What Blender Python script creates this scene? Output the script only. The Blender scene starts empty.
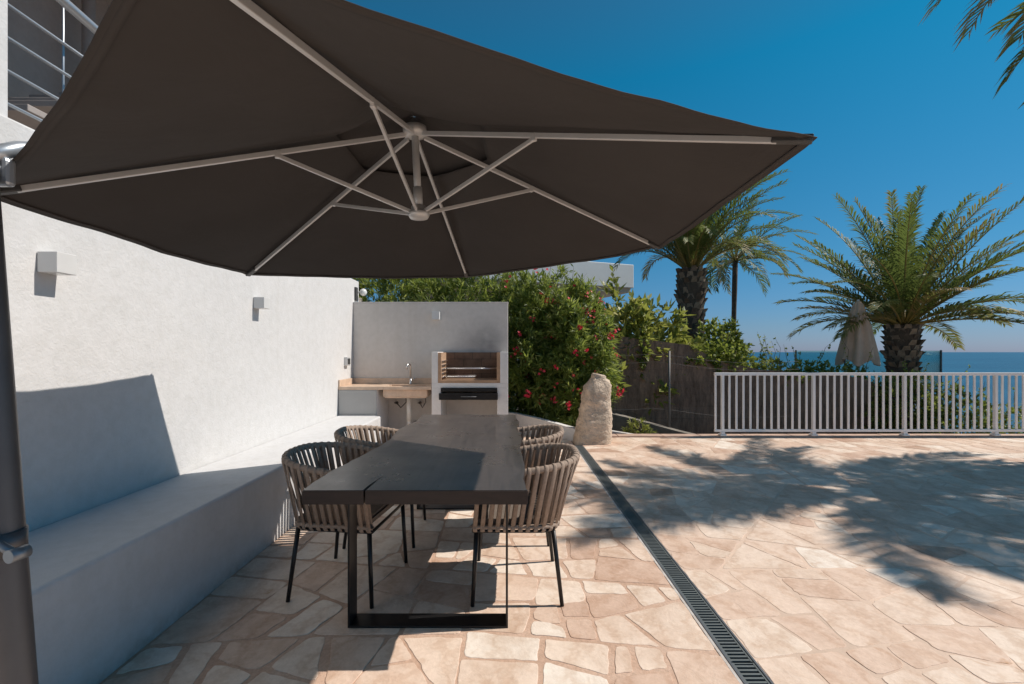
import bpy, bmesh, math, random
from mathutils import Vector, Matrix, noise
random.seed(7)
PI = math.pi
R = math.radians
scene = bpy.context.scene
COL = scene.collection
CH = 1.36                                   # camera height
SUN = Vector((1.0, 0.10, 1.15)).normalized()  # direction towards the sun

# ------------------------------------------------------------------ helpers
def tag(o, label=None, cat=None, group=None, kind=None):
    if label: o['label'] = label
    if cat: o['category'] = cat
    if group: o['group'] = group
    if kind: o['kind'] = kind
    return o

def empty(name, loc, label, cat, group=None, rz=0.0):
    o = bpy.data.objects.new(name, None)
    COL.objects.link(o)
    o.location = loc
    o.rotation_euler = (0, 0, rz)
    o.empty_display_size = 0.1
    return tag(o, label, cat, group)

def copy_tree(o, parent=None):
    c = o.copy(); COL.objects.link(c); c.parent = parent
    for ch in [x for x in bpy.data.objects if x.parent == o]:
        copy_tree(ch, c)
    return c

class MB:
    """collects shapes into one mesh; coordinates are world, shifted by the parent's origin on build"""
    def __init__(s):
        s.v = []; s.f = []; s.t = []; s.sm = []; s.tint = 0.5
    def add(s, vs, fs, smooth=False):
        b = len(s.v)
        s.v += [tuple(p) for p in vs]
        s.t += [s.tint] * len(vs)
        s.f += [tuple(i + b for i in f) for f in fs]
        s.sm += [smooth] * len(fs)
        return s
    def box(s, x0, x1, y0, y1, z0, z1, bev=0.0, M=None, seg=2):
        bm = bmesh.new()
        bmesh.ops.create_cube(bm, size=1)
        for v in bm.verts:
            v.co = Vector(((x0 + x1) / 2 + v.co.x * (x1 - x0), (y0 + y1) / 2 + v.co.y * (y1 - y0), (z0 + z1) / 2 + v.co.z * (z1 - z0)))
        if bev > 0:
            bmesh.ops.bevel(bm, geom=bm.edges[:], offset=bev, segments=seg, affect='EDGES', profile=0.5)
        if M: bmesh.ops.transform(bm, matrix=M, verts=bm.verts)
        bm.verts.index_update()
        s.add([v.co.copy() for v in bm.verts], [[v.index for v in f.verts] for f in bm.faces])
        bm.free(); return s
    def prism(s, pts, z0, z1, bev=0.0, M=None):
        bm = bmesh.new()
        vs = [bm.verts.new((p[0], p[1], z0)) for p in pts]
        f = bm.faces.new(vs)
        r = bmesh.ops.extrude_face_region(bm, geom=[f])
        for g in r['geom']:
            if isinstance(g, bmesh.types.BMVert): g.co.z = z1
        if bev > 0:
            ed = [e for e in bm.edges if e.calc_face_angle(0) > 0.6]
            bmesh.ops.bevel(bm, geom=ed, offset=bev, segments=2, affect='EDGES')
        bmesh.ops.recalc_face_normals(bm, faces=bm.faces)
        if M: bmesh.ops.transform(bm, matrix=M, verts=bm.verts)
        bm.verts.index_update()
        s.add([v.co.copy() for v in bm.verts], [[v.index for v in f.verts] for f in bm.faces])
        bm.free(); return s
    def tube(s, pts, r, n=10, caps=True, flat=None, smooth=True, up=None):
        """sweep; r number or list; flat=(a,b) elliptical half axes"""
        P = [Vector(p) for p in pts]; m = len(P)
        rs = r if isinstance(r, (list, tuple)) else [r] * m
        T = []
        for i in range(m):
            d = (P[min(i + 1, m - 1)] - P[max(i - 1, 0)])
            T.append(d.normalized() if d.length > 1e-9 else Vector((0, 0, 1)))
        u = Vector(up) if up else (Vector((0, 0, 1)) if abs(T[0].z) < 0.9 else Vector((1, 0, 0)))
        vs = []
        for i in range(m):
            t = T[i]
            u = (u - t * u.dot(t))
            if u.length < 1e-6: u = t.orthogonal()
            u.normalize(); w = t.cross(u)
            for k in range(n):
                a = 2 * PI * k / n
                a_, b_ = (flat if flat else (rs[i], rs[i]))
                vs.append(P[i] + u * (math.cos(a) * a_) + w * (math.sin(a) * b_))
        fs = []
        for i in range(m - 1):
            for k in range(n):
                k2 = (k + 1) % n
                fs.append((i * n + k, i * n + k2, (i + 1) * n + k2, (i + 1) * n + k))
        s.add(vs, fs, smooth)
        if caps:
            b = len(s.v) - len(vs)
            s.f.append(tuple(b + k for k in reversed(range(n)))); s.sm.append(False)
            s.f.append(tuple(b + (m - 1) * n + k for k in range(n))); s.sm.append(False)
        return s
    def lathe(s, c, prof, n=24, M=None):
        vs = []; fs = []; m = len(prof)
        for (r, z) in prof:
            for k in range(n):
                a = 2 * PI * k / n
                p = Vector((c[0] + r * math.cos(a), c[1] + r * math.sin(a), c[2] + z))
                vs.append(M @ p if M else p)
        for i in range(m - 1):
            for k in range(n):
                k2 = (k + 1) % n
                fs.append((i * n + k, i * n + k2, (i + 1) * n + k2, (i + 1) * n + k))
        s.add(vs, fs, True)
        b = len(s.v) - len(vs)
        s.f.append(tuple(b + k for k in reversed(range(n)))); s.sm.append(False)
        s.f.append(tuple(b + (m - 1) * n + k for k in range(n))); s.sm.append(False)
        return s
    def bar(s, a, b, w, h, up=(0, 0, 1), bev=0.0):
        """rectangular bar from a to b: w across, h along 'up'"""
        a = Vector(a); b = Vector(b); t = (b - a); L = t.length; t.normalize()
        u = Vector(up); u = (u - t * u.dot(t)).normalized(); w_ = t.cross(u)
        M = Matrix.Translation((a + b) / 2) @ Matrix((t, w_, u)).transposed().to_4x4()
        return s.box(-L / 2, L / 2, -w / 2, w / 2, -h / 2, h / 2, bev, M)
    def build(s, name, mat, parent=None, loc=None, label=None):
        o0 = Vector((0, 0, 0))
        if parent is not None:
            q = parent
            while q is not None:
                o0 += Vector(q.location); q = q.parent
        if loc is not None: o0 = o0 + Vector(loc)
        me = bpy.data.meshes.new(name)
        me.from_pydata([(x - o0.x, y - o0.y, z - o0.z) for x, y, z in s.v], [], s.f)
        me.polygons.foreach_set('use_smooth', s.sm)
        at = me.attributes.new('tint', 'FLOAT', 'POINT')
        at.data.foreach_set('value', s.t)
        me.materials.append(mat)
        me.update()
        o = bpy.data.objects.new(name, me)
        COL.objects.link(o)
        if loc is not None: o.location = loc
        if parent is not None: o.parent = parent
        if label: o['label'] = label
        return o

# ------------------------------------------------------------------ materials
def nm(name):
    m = bpy.data.materials.new(name); m.use_nodes = True
    nt = m.node_tree; b = nt.nodes['Principled BSDF']
    return m, nt, b
def N(nt, typ, **kw):
    n = nt.nodes.new(typ)
    for k, v in kw.items():
        if k.startswith('i_'): n.inputs[k[2:].replace('_', ' ')].default_value = v
        else: setattr(n, k, v)
    return n
def ramp(nt, fac, stops):
    r = nt.nodes.new('ShaderNodeValToRGB')
    el = r.color_ramp.elements
    while len(el) < len(stops): el.new(0.5)
    for e, (p, c) in zip(el, stops):
        e.position = p; e.color = (*c, 1) if len(c) == 3 else c
    nt.links.new(fac, r.inputs['Fac']); return r
def mix(nt, a, b, fac, mode='MIX'):
    n = nt.nodes.new('ShaderNodeMix'); n.data_type = 'RGBA'; n.blend_type = mode
    for sock, val in ((n.inputs[0], fac), (n.inputs[6], a), (n.inputs[7], b)):
        if hasattr(val, 'is_linked') or hasattr(val, 'links'): nt.links.new(val, sock)
        elif isinstance(val, (int, float)): sock.default_value = val
        else: sock.default_value = (*val, 1)
    return n.outputs[2]
def noise_tex(nt, scale, detail=6, rough=0.6, coord='Object', dist=0.0, sc=None):
    tc = nt.nodes.new('ShaderNodeTexCoord')
    n = nt.nodes.new('ShaderNodeTexNoise')
    n.inputs['Scale'].default_value = scale; n.inputs['Detail'].default_value = detail
    n.inputs['Roughness'].default_value = rough; n.inputs['Distortion'].default_value = dist
    if sc:
        mp = nt.nodes.new('ShaderNodeMapping'); mp.inputs['Scale'].default_value = sc
        nt.links.new(tc.outputs[coord], mp.inputs['Vector']); nt.links.new(mp.outputs[0], n.inputs['Vector'])
    else: nt.links.new(tc.outputs[coord], n.inputs['Vector'])
    return n.outputs['Fac']
def bump(nt, b, h, strength=0.3, dist=0.01, prev=None):
    n = nt.nodes.new('ShaderNodeBump'); n.inputs['Strength'].default_value = strength
    n.inputs['Distance'].default_value = dist
    nt.links.new(h, n.inputs['Height'])
    if prev: nt.links.new(prev, n.inputs['Normal'])
    nt.links.new(n.outputs[0], b.inputs['Normal']); return n.outputs[0]
def simple(name, c, rough=0.6, metal=0.0, var=0.12, scale=6, bs=0.1, bscale=80, bd=0.003, sc=None):
    m, nt, b = nm(name)
    f = noise_tex(nt, scale, 7, 0.65, sc=sc)
    lo = tuple(x * (1 - var) for x in c); hi = tuple(min(1, x * (1 + var)) for x in c)
    r = ramp(nt, f, [(0.3, lo), (0.7, hi)])
    nt.links.new(r.outputs[0], b.inputs['Base Color'])
    b.inputs['Roughness'].default_value = rough; b.inputs['Metallic'].default_value = metal
    if bs: bump(nt, b, noise_tex(nt, bscale, 4, 0.6), bs, bd)
    return m

def stucco(name, c, bstr=0.6, bsc=38, stain=0.06, soot=None):
    m, nt, b = nm(name)
    big = noise_tex(nt, 0.9, 6, 0.6)
    r = ramp(nt, big, [(0.3, tuple(x * (1 - stain) for x in c)), (0.65, c)])
    out = r.outputs[0]
    fine = noise_tex(nt, 14, 6, 0.7)
    r2 = ramp(nt, fine, [(0.35, (0.93, 0.93, 0.92)), (0.6, (1, 1, 1))])
    out = mix(nt, out, r2.outputs[0], 1.0, 'MULTIPLY')
    # rain streaks
    st = noise_tex(nt, 5, 4, 0.6, sc=(1, 1, 0.06))
    r3 = ramp(nt, st, [(0.55, (1, 1, 1)), (0.8, (0.93, 0.92, 0.9))])
    out = mix(nt, out, r3.outputs[0], 1.0, 'MULTIPLY')
    if soot:                                   # smoke-blackened patch on the plaster
        tc = nt.nodes.new('ShaderNodeTexCoord')
        mp = nt.nodes.new('ShaderNodeMapping'); mp.vector_type = 'POINT'
        mp.inputs['Location'].default_value = (-soot[0] / soot[3], 0, -soot[2] / soot[4])
        mp.inputs['Scale'].default_value = (1 / soot[3], 0.0, 1 / soot[4])
        nt.links.new(tc.outputs['Object'], mp.inputs['Vector'])
        g = nt.nodes.new('ShaderNodeTexGradient'); g.gradient_type = 'SPHERICAL'
        nt.links.new(mp.outputs[0], g.inputs['Vector'])
        mm = nt.nodes.new('ShaderNodeMath'); mm.operation = 'MULTIPLY'
        rr = ramp(nt, noise_tex(nt, 4, 5, 0.6), [(0.3, (0.3,) * 3), (0.7, (1,) * 3)])
        nt.links.new(g.outputs['Fac'], mm.inputs[0]); nt.links.new(rr.outputs[0], mm.inputs[1])
        out = mix(nt, out, (0.27, 0.255, 0.24), mm.outputs[0])
    # splash dirt along the foot
    ge = nt.nodes.new('ShaderNodeNewGeometry'); sz = nt.nodes.new('ShaderNodeSeparateXYZ'); nt.links.new(ge.outputs['Position'], sz.inputs[0])
    dz = ramp(nt, sz.outputs['Z'], [(0.0, (0.75,) * 3), (0.035, (0.4,) * 3), (0.11, (0, 0, 0))])
    dn = ramp(nt, noise_tex(nt, 13, 6, 0.7), [(0.35, (0.15,) * 3), (0.7, (1,) * 3)])
    dm = nt.nodes.new('ShaderNodeMath'); dm.operation = 'MULTIPLY'; nt.links.new(dz.outputs[0], dm.inputs[0]); nt.links.new(dn.outputs[0], dm.inputs[1])
    out = mix(nt, out, (0.33, 0.26, 0.20), dm.outputs[0])
    sc_ = ramp(nt, noise_tex(nt, 5, 8, 0.8, dist=2.0, sc=(1, 0.35, 1)), [(0.62, (1, 1, 1)), (0.72, (0.90, 0.885, 0.87))])
    out = mix(nt, out, sc_.outputs[0], 1.0, 'MULTIPLY')
    nt.links.new(out, b.inputs['Base Color'])
    b.inputs['Roughness'].default_value = 0.9
    b.inputs['Specular IOR Level'].default_value = 0.2
    n1 = bump(nt, b, noise_tex(nt, bsc, 5, 0.55, dist=0.6), bstr, 0.012)
    bump(nt, b, noise_tex(nt, 3, 3, 0.5), 0.25, 0.03, n1)
    return m

M = {}
M['stucco'] = stucco('rough white stucco', (0.665, 0.66, 0.655), 0.27, 46, 0.06)
M['plaster'] = stucco('smooth white plaster', (0.62, 0.62, 0.625), 0.14, 50, 0.10)
M['greige'] = stucco('greige render', (0.68, 0.635, 0.59), 0.08, 60, 0.06, soot=(-0.30, 0, 1.50, 0.50, 0.42))
M['pillar'] = stucco('pale pillar render', (0.76, 0.74, 0.72), 0.1, 60, 0.05)
M['cabinet'] = simple('grey cabinet paint', (0.40, 0.39, 0.375), 0.6, var=0.05)
M['kerb'] = stucco('kerb white', (0.72, 0.70, 0.68), 0.4, 30, 0.1)
M['counter'] = simple('peach stone', (0.62, 0.46, 0.34), 0.35, var=0.18, scale=9, bs=0.05)
M['steel'] = simple('brushed steel', (0.62, 0.62, 0.62), 0.3, 1.0, 0.05)
M['alu'] = simple('painted aluminium', (0.60, 0.60, 0.595), 0.40, 0.3, 0.06, bs=0.02)
M['pole'] = simple('grey pole coating', (0.10, 0.10, 0.105), 0.4, 0.4, 0.1, bs=0.05)
M['white_metal'] = simple('cream white paint', (0.90, 0.88, 0.86), 0.45, 0, 0.05, bs=0.03)
M['black_metal'] = simple('black steel', (0.014, 0.014, 0.015), 0.38, 0.3, 0.25, scale=30, bs=0.1)
M['rope'] = simple('taupe rope', (0.33, 0.25, 0.195), 0.85, 0, 0.18, scale=60, bs=0.7, bscale=420, bd=0.002)
M['seat'] = simple('taupe seat fabric', (0.17, 0.135, 0.11), 0.9, 0, 0.15, scale=50, bs=0.5, bscale=500, bd=0.002)
M['lamp'] = simple('white lamp body', (0.62, 0.62, 0.61), 0.5, 0, 0.04, bs=0.02)
M['dark_plastic'] = simple('dark grey plastic', (0.05, 0.05, 0.05), 0.5, 0, 0.05)
M['crank'] = simple('grey crank metal', (0.22, 0.24, 0.26), 0.4, 0.5, 0.1, bs=0.02)
M['glass_lens'] = simple('lens', (0.75, 0.75, 0.73), 0.15, 0, 0.02, bs=0)
M['pipe'] = simple('white pipe', (0.7, 0.68, 0.63), 0.4, 0, 0.05)
M['hose'] = simple('dark hose', (0.1, 0.09, 0.08), 0.5, 0, 0.1)
M['tray'] = simple('black enamel', (0.018, 0.017, 0.017), 0.3, 0.4, 0.3, scale=15, bs=0.1)
M['rail_metal'] = simple('grey blue painted rail', (0.42, 0.45, 0.48), 0.35, 0.6, 0.06, bs=0.02)
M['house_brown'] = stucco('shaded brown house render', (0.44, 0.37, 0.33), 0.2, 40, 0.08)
M['tread'] = simple('stair tread concrete', (0.33, 0.295, 0.275), 0.8, 0, 0.12)
M['terracotta'] = simple('pinkish edge stone', (0.52, 0.36, 0.28), 0.7, 0, 0.25, scale=5, bs=0.3, bscale=40, bd=0.004)
M['boulder'] = simple('sandstone boulder', (0.60, 0.475, 0.36), 0.9, 0, 0.32, scale=6, bs=1.0, bscale=30, bd=0.03)
M['dark_soil'] = simple('garden ground', (0.10, 0.075, 0.055), 0.95, 0, 0.4, scale=3, bs=0.6, bscale=20, bd=0.03)
M['footing'] = simple('weathered footing concrete', (0.20, 0.18, 0.155), 0.9, 0, 0.35, scale=4, bs=0.5, bscale=30, bd=0.01)
M['post'] = simple('galvanised post', (0.17, 0.165, 0.16), 0.6, 0.3, 0.1)
M['parasol_cloth'] = simple('sand coloured cloth', (0.60, 0.46, 0.35), 0.9, 0, 0.12, scale=4, bs=0.2)
M['bldg'] = simple('pale blue grey parapet', (0.82, 0.84, 0.83), 0.7, 0, 0.06, scale=1)
M['bldg_cream'] = simple('cream soffit', (0.78, 0.70, 0.60), 0.8, 0, 0.08, scale=1)
M['bldg_glass'] = simple('dark window glass', (0.06, 0.09, 0.11), 0.08, 0, 0.1, bs=0)
M['brown_cap'] = simple('channel grey', (0.15, 0.16, 0.17), 0.5, 0.4, 0.15)
M['grate'] = simple('galvanised grate', (0.17, 0.185, 0.18), 0.5, 0.4, 0.15, scale=10)
M['grate_dark'] = simple('dark channel bottom', (0.02, 0.018, 0.016), 0.9, 0, 0.2)  # near-black tone for the channel bed below the grate
M['vine_wood'] = simple('vine wood', (0.09, 0.06, 0.04), 0.9, 0, 0.2)

# table wood
def m_table():
    m, nt, b = nm('dark oiled table wood')
    g = noise_tex(nt, 3.0, 8, 0.6, dist=0.8, sc=(6, 0.5, 6))
    r = ramp(nt, g, [(0.3, (0.045, 0.036, 0.031)), (0.55, (0.085, 0.069, 0.060)), (0.8, (0.06, 0.048, 0.042))])
    nt.links.new(r.outputs[0], b.inputs['Base Color'])
    rr = ramp(nt, noise_tex(nt, 2.5, 5, 0.6), [(0.3, (0.22,) * 3), (0.7, (0.40,) * 3)])
    nt.links.new(rr.outputs[0], b.inputs['Roughness'])
    b.inputs['Specular IOR Level'].default_value = 0.8
    bump(nt, b, noise_tex(nt, 12, 6, 0.6, sc=(8, 0.6, 8)), 0.12, 0.003)
    return m
M['table'] = m_table()

# canopy cloth: slightly translucent
def m_canopy():
    m, nt, b = nm('taupe canopy cloth')
    f = noise_tex(nt, 2, 5, 0.6)
    r = ramp(nt, f, [(0.3, (0.058, 0.0525, 0.050)), (0.7, (0.070, 0.064, 0.061))])
    nt.links.new(r.outputs[0], b.inputs['Base Color'])
    b.inputs['Roughness'].default_value = 0.85
    b.inputs['Specular IOR Level'].default_value = 0.25
    n1 = bump(nt, b, noise_tex(nt, 1400, 2, 0.5), 0.15, 0.001)
    bump(nt, b, noise_tex(nt, 4.5, 3, 0.5, dist=1.2), 0.3, 0.02, n1)
    tr = nt.nodes.new('ShaderNodeBsdfTranslucent'); tr.inputs[0].default_value = (0.07, 0.064, 0.062, 1)
    mx = nt.nodes.new('ShaderNodeMixShader'); mx.inputs[0].default_value = 0.16
    nt.links.new(b.outputs[0], mx.inputs[1]); nt.links.new(tr.outputs[0], mx.inputs[2])
    nt.links.new(mx.outputs[0], nt.nodes['Material Output'].inputs[0])
    return m
M['canopy'] = m_canopy()

def leaf(name, stops, trans=(0.25, 0.35, 0.05), tf=0.3, rough=0.45):
    m, nt, b = nm(name)
    a = nt.nodes.new('ShaderNodeAttribute'); a.attribute_name = 'tint'
    r = ramp(nt, a.outputs['Fac'], stops)
    nt.links.new(r.outputs[0], b.inputs['Base Color'])
    b.inputs['Roughness'].default_value = rough
    tr = nt.nodes.new('ShaderNodeBsdfTranslucent')
    mm = mix(nt, r.outputs[0], trans, 0.5)
    nt.links.new(mm, tr.inputs[0])
    mx = nt.nodes.new('ShaderNodeMixShader'); mx.inputs[0].default_value = tf
    nt.links.new(b.outputs[0], mx.inputs[1]); nt.links.new(tr.outputs[0], mx.inputs[2])
    nt.links.new(mx.outputs[0], nt.nodes['Material Output'].inputs[0])
    return m
M['oleander'] = leaf('oleander leaf', [(0.0, (0.06, 0.10, 0.02)), (0.5, (0.17, 0.24, 0.05)), (1.0, (0.42, 0.46, 0.17))], (0.45, 0.52, 0.09), 0.45)
M['bush'] = leaf('garden shrub leaf', [(0.0, (0.09, 0.13, 0.025)), (0.5, (0.20, 0.26, 0.05)), (1.0, (0.42, 0.44, 0.12))], (0.45, 0.52, 0.09), 0.45)
M['yellowish'] = leaf('yellow green leaf', [(0.0, (0.13, 0.16, 0.03)), (0.5, (0.30, 0.33, 0.07)), (1.0, (0.55, 0.50, 0.20))], (0.45, 0.48, 0.10), 0.45)
M['frond'] = leaf('palm frond', [(0.0, (0.07, 0.10, 0.022)), (0.6, (0.135, 0.175, 0.045)), (0.9, (0.28, 0.26, 0.08)), (1.0, (0.40, 0.28, 0.14))], (0.22, 0.30, 0.07), 0.34, 0.6)
M['rachis'] = leaf('palm rachis', [(0.0, (0.20, 0.18, 0.05)), (1.0, (0.38, 0.27, 0.08))], (0.3, 0.3, 0.1), 0.1)
M['flower'] = leaf('red oleander flower', [(0.0, (0.60, 0.015, 0.03)), (0.6, (0.78, 0.03, 0.07)), (1.0, (0.85, 0.14, 0.2))], (0.7, 0.05, 0.08), 0.35)
M['white_flower'] = leaf('white flower', [(0.0, (0.7, 0.68, 0.62)), (1.0, (0.85, 0.83, 0.8))], (0.8, 0.8, 0.7), 0.3)
M['stem'] = simple('woody stem', (0.12, 0.09, 0.06), 0.9, 0, 0.2)

def m_trunk():
    m, nt, b = nm('palm trunk')
    a = nt.nodes.new('ShaderNodeAttribute'); a.attribute_name = 'tint'
    r = ramp(nt, a.outputs['Fac'], [(0.0, (0.05, 0.038, 0.028)), (0.5, (0.22, 0.165, 0.12)), (1.0, (0.42, 0.33, 0.24))])
    r2 = ramp(nt, noise_tex(nt, 9, 6, 0.7), [(0.3, (0.5,) * 3), (0.7, (1.1,) * 3)])
    nt.links.new(mix(nt, r.outputs[0], r2.outputs[0], 1.0, 'MULTIPLY'), b.inputs['Base Color'])
    b.inputs['Roughness'].default_value = 0.95
    bump(nt, b, noise_tex(nt, 30, 5, 0.7, sc=(1, 1, 0.2)), 0.6, 0.02)
    return m
M['trunk'] = m_trunk()

# paving stones, colour per stone from attribute
def m_stone():
    m, nt, b = nm('crazy paving stone')
    a = nt.nodes.new('ShaderNodeAttribute'); a.attribute_name = 'tint'
    r = ramp(nt, a.outputs['Fac'], [(0.0, (0.56, 0.40, 0.31)), (0.2, (0.67, 0.505, 0.405)), (0.5, (0.76, 0.615, 0.51)), (0.8, (0.81, 0.70, 0.60)), (1.0, (0.85, 0.78, 0.70))])
    v = ramp(nt, noise_tex(nt, 2.6, 8, 0.7, dist=1.5), [(0.25, (0.78, 0.69, 0.62)), (0.5, (0.98, 0.95, 0.93)), (0.75, (1.08, 1.07, 1.05))])
    out = mix(nt, r.outputs[0], v.outputs[0], 1.0, 'MULTIPLY')
    f = ramp(nt, noise_tex(nt, 40, 6, 0.75), [(0.3, (0.88, 0.87, 0.85)), (0.6, (1, 1, 1))])
    out = mix(nt, out, f.outputs[0], 1.0, 'MULTIPLY')
    mo = ramp(nt, noise_tex(nt, 0.9, 7, 0.72, dist=1.0), [(0.3, (0.84, 0.76, 0.70)), (0.5, (1, 0.985, 0.97)), (0.7, (1.05, 1.05, 1.05))])
    out = mix(nt, out, mo.outputs[0], 1.0, 'MULTIPLY')
    tcv = nt.nodes.new('ShaderNodeTexCoord'); wv = nt.nodes.new('ShaderNodeTexWave'); wv.inputs['Scale'].default_value = 1.3
    wv.inputs['Distortion'].default_value = 14; wv.inputs['Detail'].default_value = 5; wv.inputs['Detail Scale'].default_value = 1.4; wv.inputs['Detail Roughness'].default_value = 0.7
    nt.links.new(tcv.outputs['Object'], wv.inputs['Vector'])
    ve = ramp(nt, wv.outputs['Fac'], [(0.0, (0.80, 0.70, 0.62)), (0.25, (0.96, 0.93, 0.90)), (0.6, (1, 1, 1)), (1.0, (1.05, 1.05, 1.05))])
    out = mix(nt, out, ve.outputs[0], 0.5, 'MULTIPLY')
    rust = ramp(nt, noise_tex(nt, 3.3, 5, 0.6, dist=0.5), [(0.66, (0, 0, 0)), (0.74, (0.7,) * 3)])
    out = mix(nt, out, (0.46, 0.235, 0.10), rust.outputs[0])
    sp = ramp(nt, noise_tex(nt, 26, 3, 0.7), [(0.72, (0, 0, 0)), (0.78, (0.6,) * 3)])
    out = mix(nt, out, (0.17, 0.13, 0.10), sp.outputs[0])
    nt.links.new(out, b.inputs['Base Color'])
    b.inputs['Roughness'].default_value = 0.62
    b.inputs['Specular IOR Level'].default_value = 0.35
    n1 = bump(nt, b, noise_tex(nt, 7, 6, 0.6, dist=0.8), 0.35, 0.02)
    bump(nt, b, noise_tex(nt, 90, 4, 0.7), 0.25, 0.003, n1)
    return m
M['stone'] = m_stone()
def m_grout():
    m, nt, b = nm('pink mortar')
    r = ramp(nt, noise_tex(nt, 2.2, 7, 0.7), [(0.25, (0.46, 0.29, 0.20)), (0.5, (0.60, 0.405, 0.295)), (0.75, (0.72, 0.55, 0.44))])
    f = ramp(nt, noise_tex(nt, 60, 5, 0.7), [(0.3, (0.78,) * 3), (0.6, (1, 1, 1))])
    nt.links.new(mix(nt, r.outputs[0], f.outputs[0], 1.0, 'MULTIPLY'), b.inputs['Base Color'])
    b.inputs['Roughness'].default_value = 0.9
    bump(nt, b, noise_tex(nt, 80, 5, 0.7), 0.5, 0.006)
    return m
M['grout'] = m_grout()
def m_darkwall():
    m, nt, b = nm('dark weathered block wall')
    tc = nt.nodes.new('ShaderNodeTexCoord')
    mp = nt.nodes.new('ShaderNodeMapping'); mp.inputs['Rotation'].default_value = (R(90), 0, 0)
    nt.links.new(tc.outputs['Object'], mp.inputs['Vector'])
    br = nt.nodes.new('ShaderNodeTexBrick')
    br.inputs['Scale'].default_value = 1.0; br.inputs['Brick Width'].default_value = 0.5; br.inputs['Row Height'].default_value = 0.25
    br.inputs['Mortar Size'].default_value = 0.012
    br.inputs['Color1'].default_value = (0.26, 0.175, 0.125, 1); br.inputs['Color2'].default_value = (0.29, 0.20, 0.145, 1)
    br.inputs['Mortar'].default_value = (0.255, 0.172, 0.123, 1)
    nt.links.new(mp.outputs[0], br.inputs['Vector'])
    st = ramp(nt, noise_tex(nt, 11, 8, 0.8, sc=(1, 1, 0.22)), [(0.3, (0.35, 0.33, 0.31)), (0.52, (0.9, 0.9, 0.9)), (0.75, (1.7, 1.6, 1.5))])
    out = mix(nt, br.outputs[0], st.outputs[0], 1.0, 'MULTIPLY')
    lich = ramp(nt, noise_tex(nt, 22, 5, 0.8), [(0.62, (0, 0, 0)), (0.72, (0.6,) * 3)])
    out = mix(nt, out, (0.22, 0.20, 0.18), lich.outputs[0])
    nt.links.new(out, b.inputs['Base Color']); b.inputs['Roughness'].default_value = 0.95
    bump(nt, b, noise_tex(nt, 30, 6, 0.7), 0.6, 0.02)
    return m
M['darkwall'] = m_darkwall()
def m_brick():
    m, nt, b = nm('fire brick')
    tc = nt.nodes.new('ShaderNodeTexCoord')
    mp = nt.nodes.new('ShaderNodeMapping'); mp.inputs['Rotation'].default_value = (R(90), 0, 0)
    nt.links.new(tc.outputs['Object'], mp.inputs['Vector'])
    br = nt.nodes.new('ShaderNodeTexBrick')
    br.inputs['Scale'].default_value = 1.0; br.inputs['Brick Width'].default_value = 0.26; br.inputs['Row Height'].default_value = 0.105
    br.inputs['Mortar Size'].default_value = 0.004
    br.inputs['Color1'].default_value = (0.25, 0.15, 0.10, 1); br.inputs['Color2'].default_value = (0.17, 0.105, 0.07, 1)
    br.inputs['Mortar'].default_value = (0.10, 0.07, 0.05, 1)
    nt.links.new(mp.outputs[0], br.inputs['Vector'])
    st = ramp(nt, noise_tex(nt, 5, 6, 0.7), [(0.3, (0.5, 0.5, 0.5)), (0.65, (1.1, 1.1, 1.1))])
    nt.links.new(mix(nt, br.outputs[0], st.outputs[0], 1.0, 'MULTIPLY'), b.inputs['Base Color'])
    b.inputs['Roughness'].default_value = 0.9
    bump(nt, b, noise_tex(nt, 50, 5, 0.7), 0.4, 0.004)
    return m
M['brick'] = m_brick()
M['brick_rim'] = simple('tan fire brick rim', (0.42, 0.265, 0.165), 0.85, 0, 0.2, scale=8)
def m_water():
    m, nt, b = nm('sea water')
    b.inputs['Base Color'].default_value = (0.012, 0.085, 0.13, 1)
    b.inputs['Roughness'].default_value = 0.35
    b.inputs['IOR'].default_value = 1.33
    b.inputs['Specular IOR Level'].default_value = 0.4
    r = ramp(nt, noise_tex(nt, 0.02, 5, 0.6, sc=(0.3, 1, 1)), [(0.35, (0.006, 0.06, 0.115)), (0.65, (0.014, 0.095, 0.165))])
    w = ramp(nt, noise_tex(nt, 0.5, 6, 0.7, sc=(0.5, 1.6, 1)), [(0.35, (0.7,) * 3), (0.65, (1.35,) * 3)])
    nt.links.new(mix(nt, r.outputs[0], w.outputs[0], 1.0, 'MULTIPLY'), b.inputs['Base Color'])
    bump(nt, b, noise_tex(nt, 0.8, 6, 0.6, sc=(0.6, 1.3, 1)), 0.6, 0.5)
    return m
M['water'] = m_water()
def m_glass():
    m, nt, b = nm('railing glass')
    tr = nt.nodes.new('ShaderNodeBsdfTransparent'); tr.inputs[0].default_value = (0.72, 0.9, 0.88, 1)
    gl = nt.nodes.new('ShaderNodeBsdfGlossy'); gl.inputs['Roughness'].default_value = 0.05
    fr = nt.nodes.new('ShaderNodeFresnel'); fr.inputs[0].default_value = 1.45
    mx = nt.nodes.new('ShaderNodeMixShader')
    nt.links.new(fr.outputs[0], mx.inputs[0]); nt.links.new(tr.outputs[0], mx.inputs[1]); nt.links.new(gl.outputs[0], mx.inputs[2])
    nt.links.new(mx.outputs[0], nt.nodes['Material Output'].inputs[0])
    return m
M['glass'] = m_glass()

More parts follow.
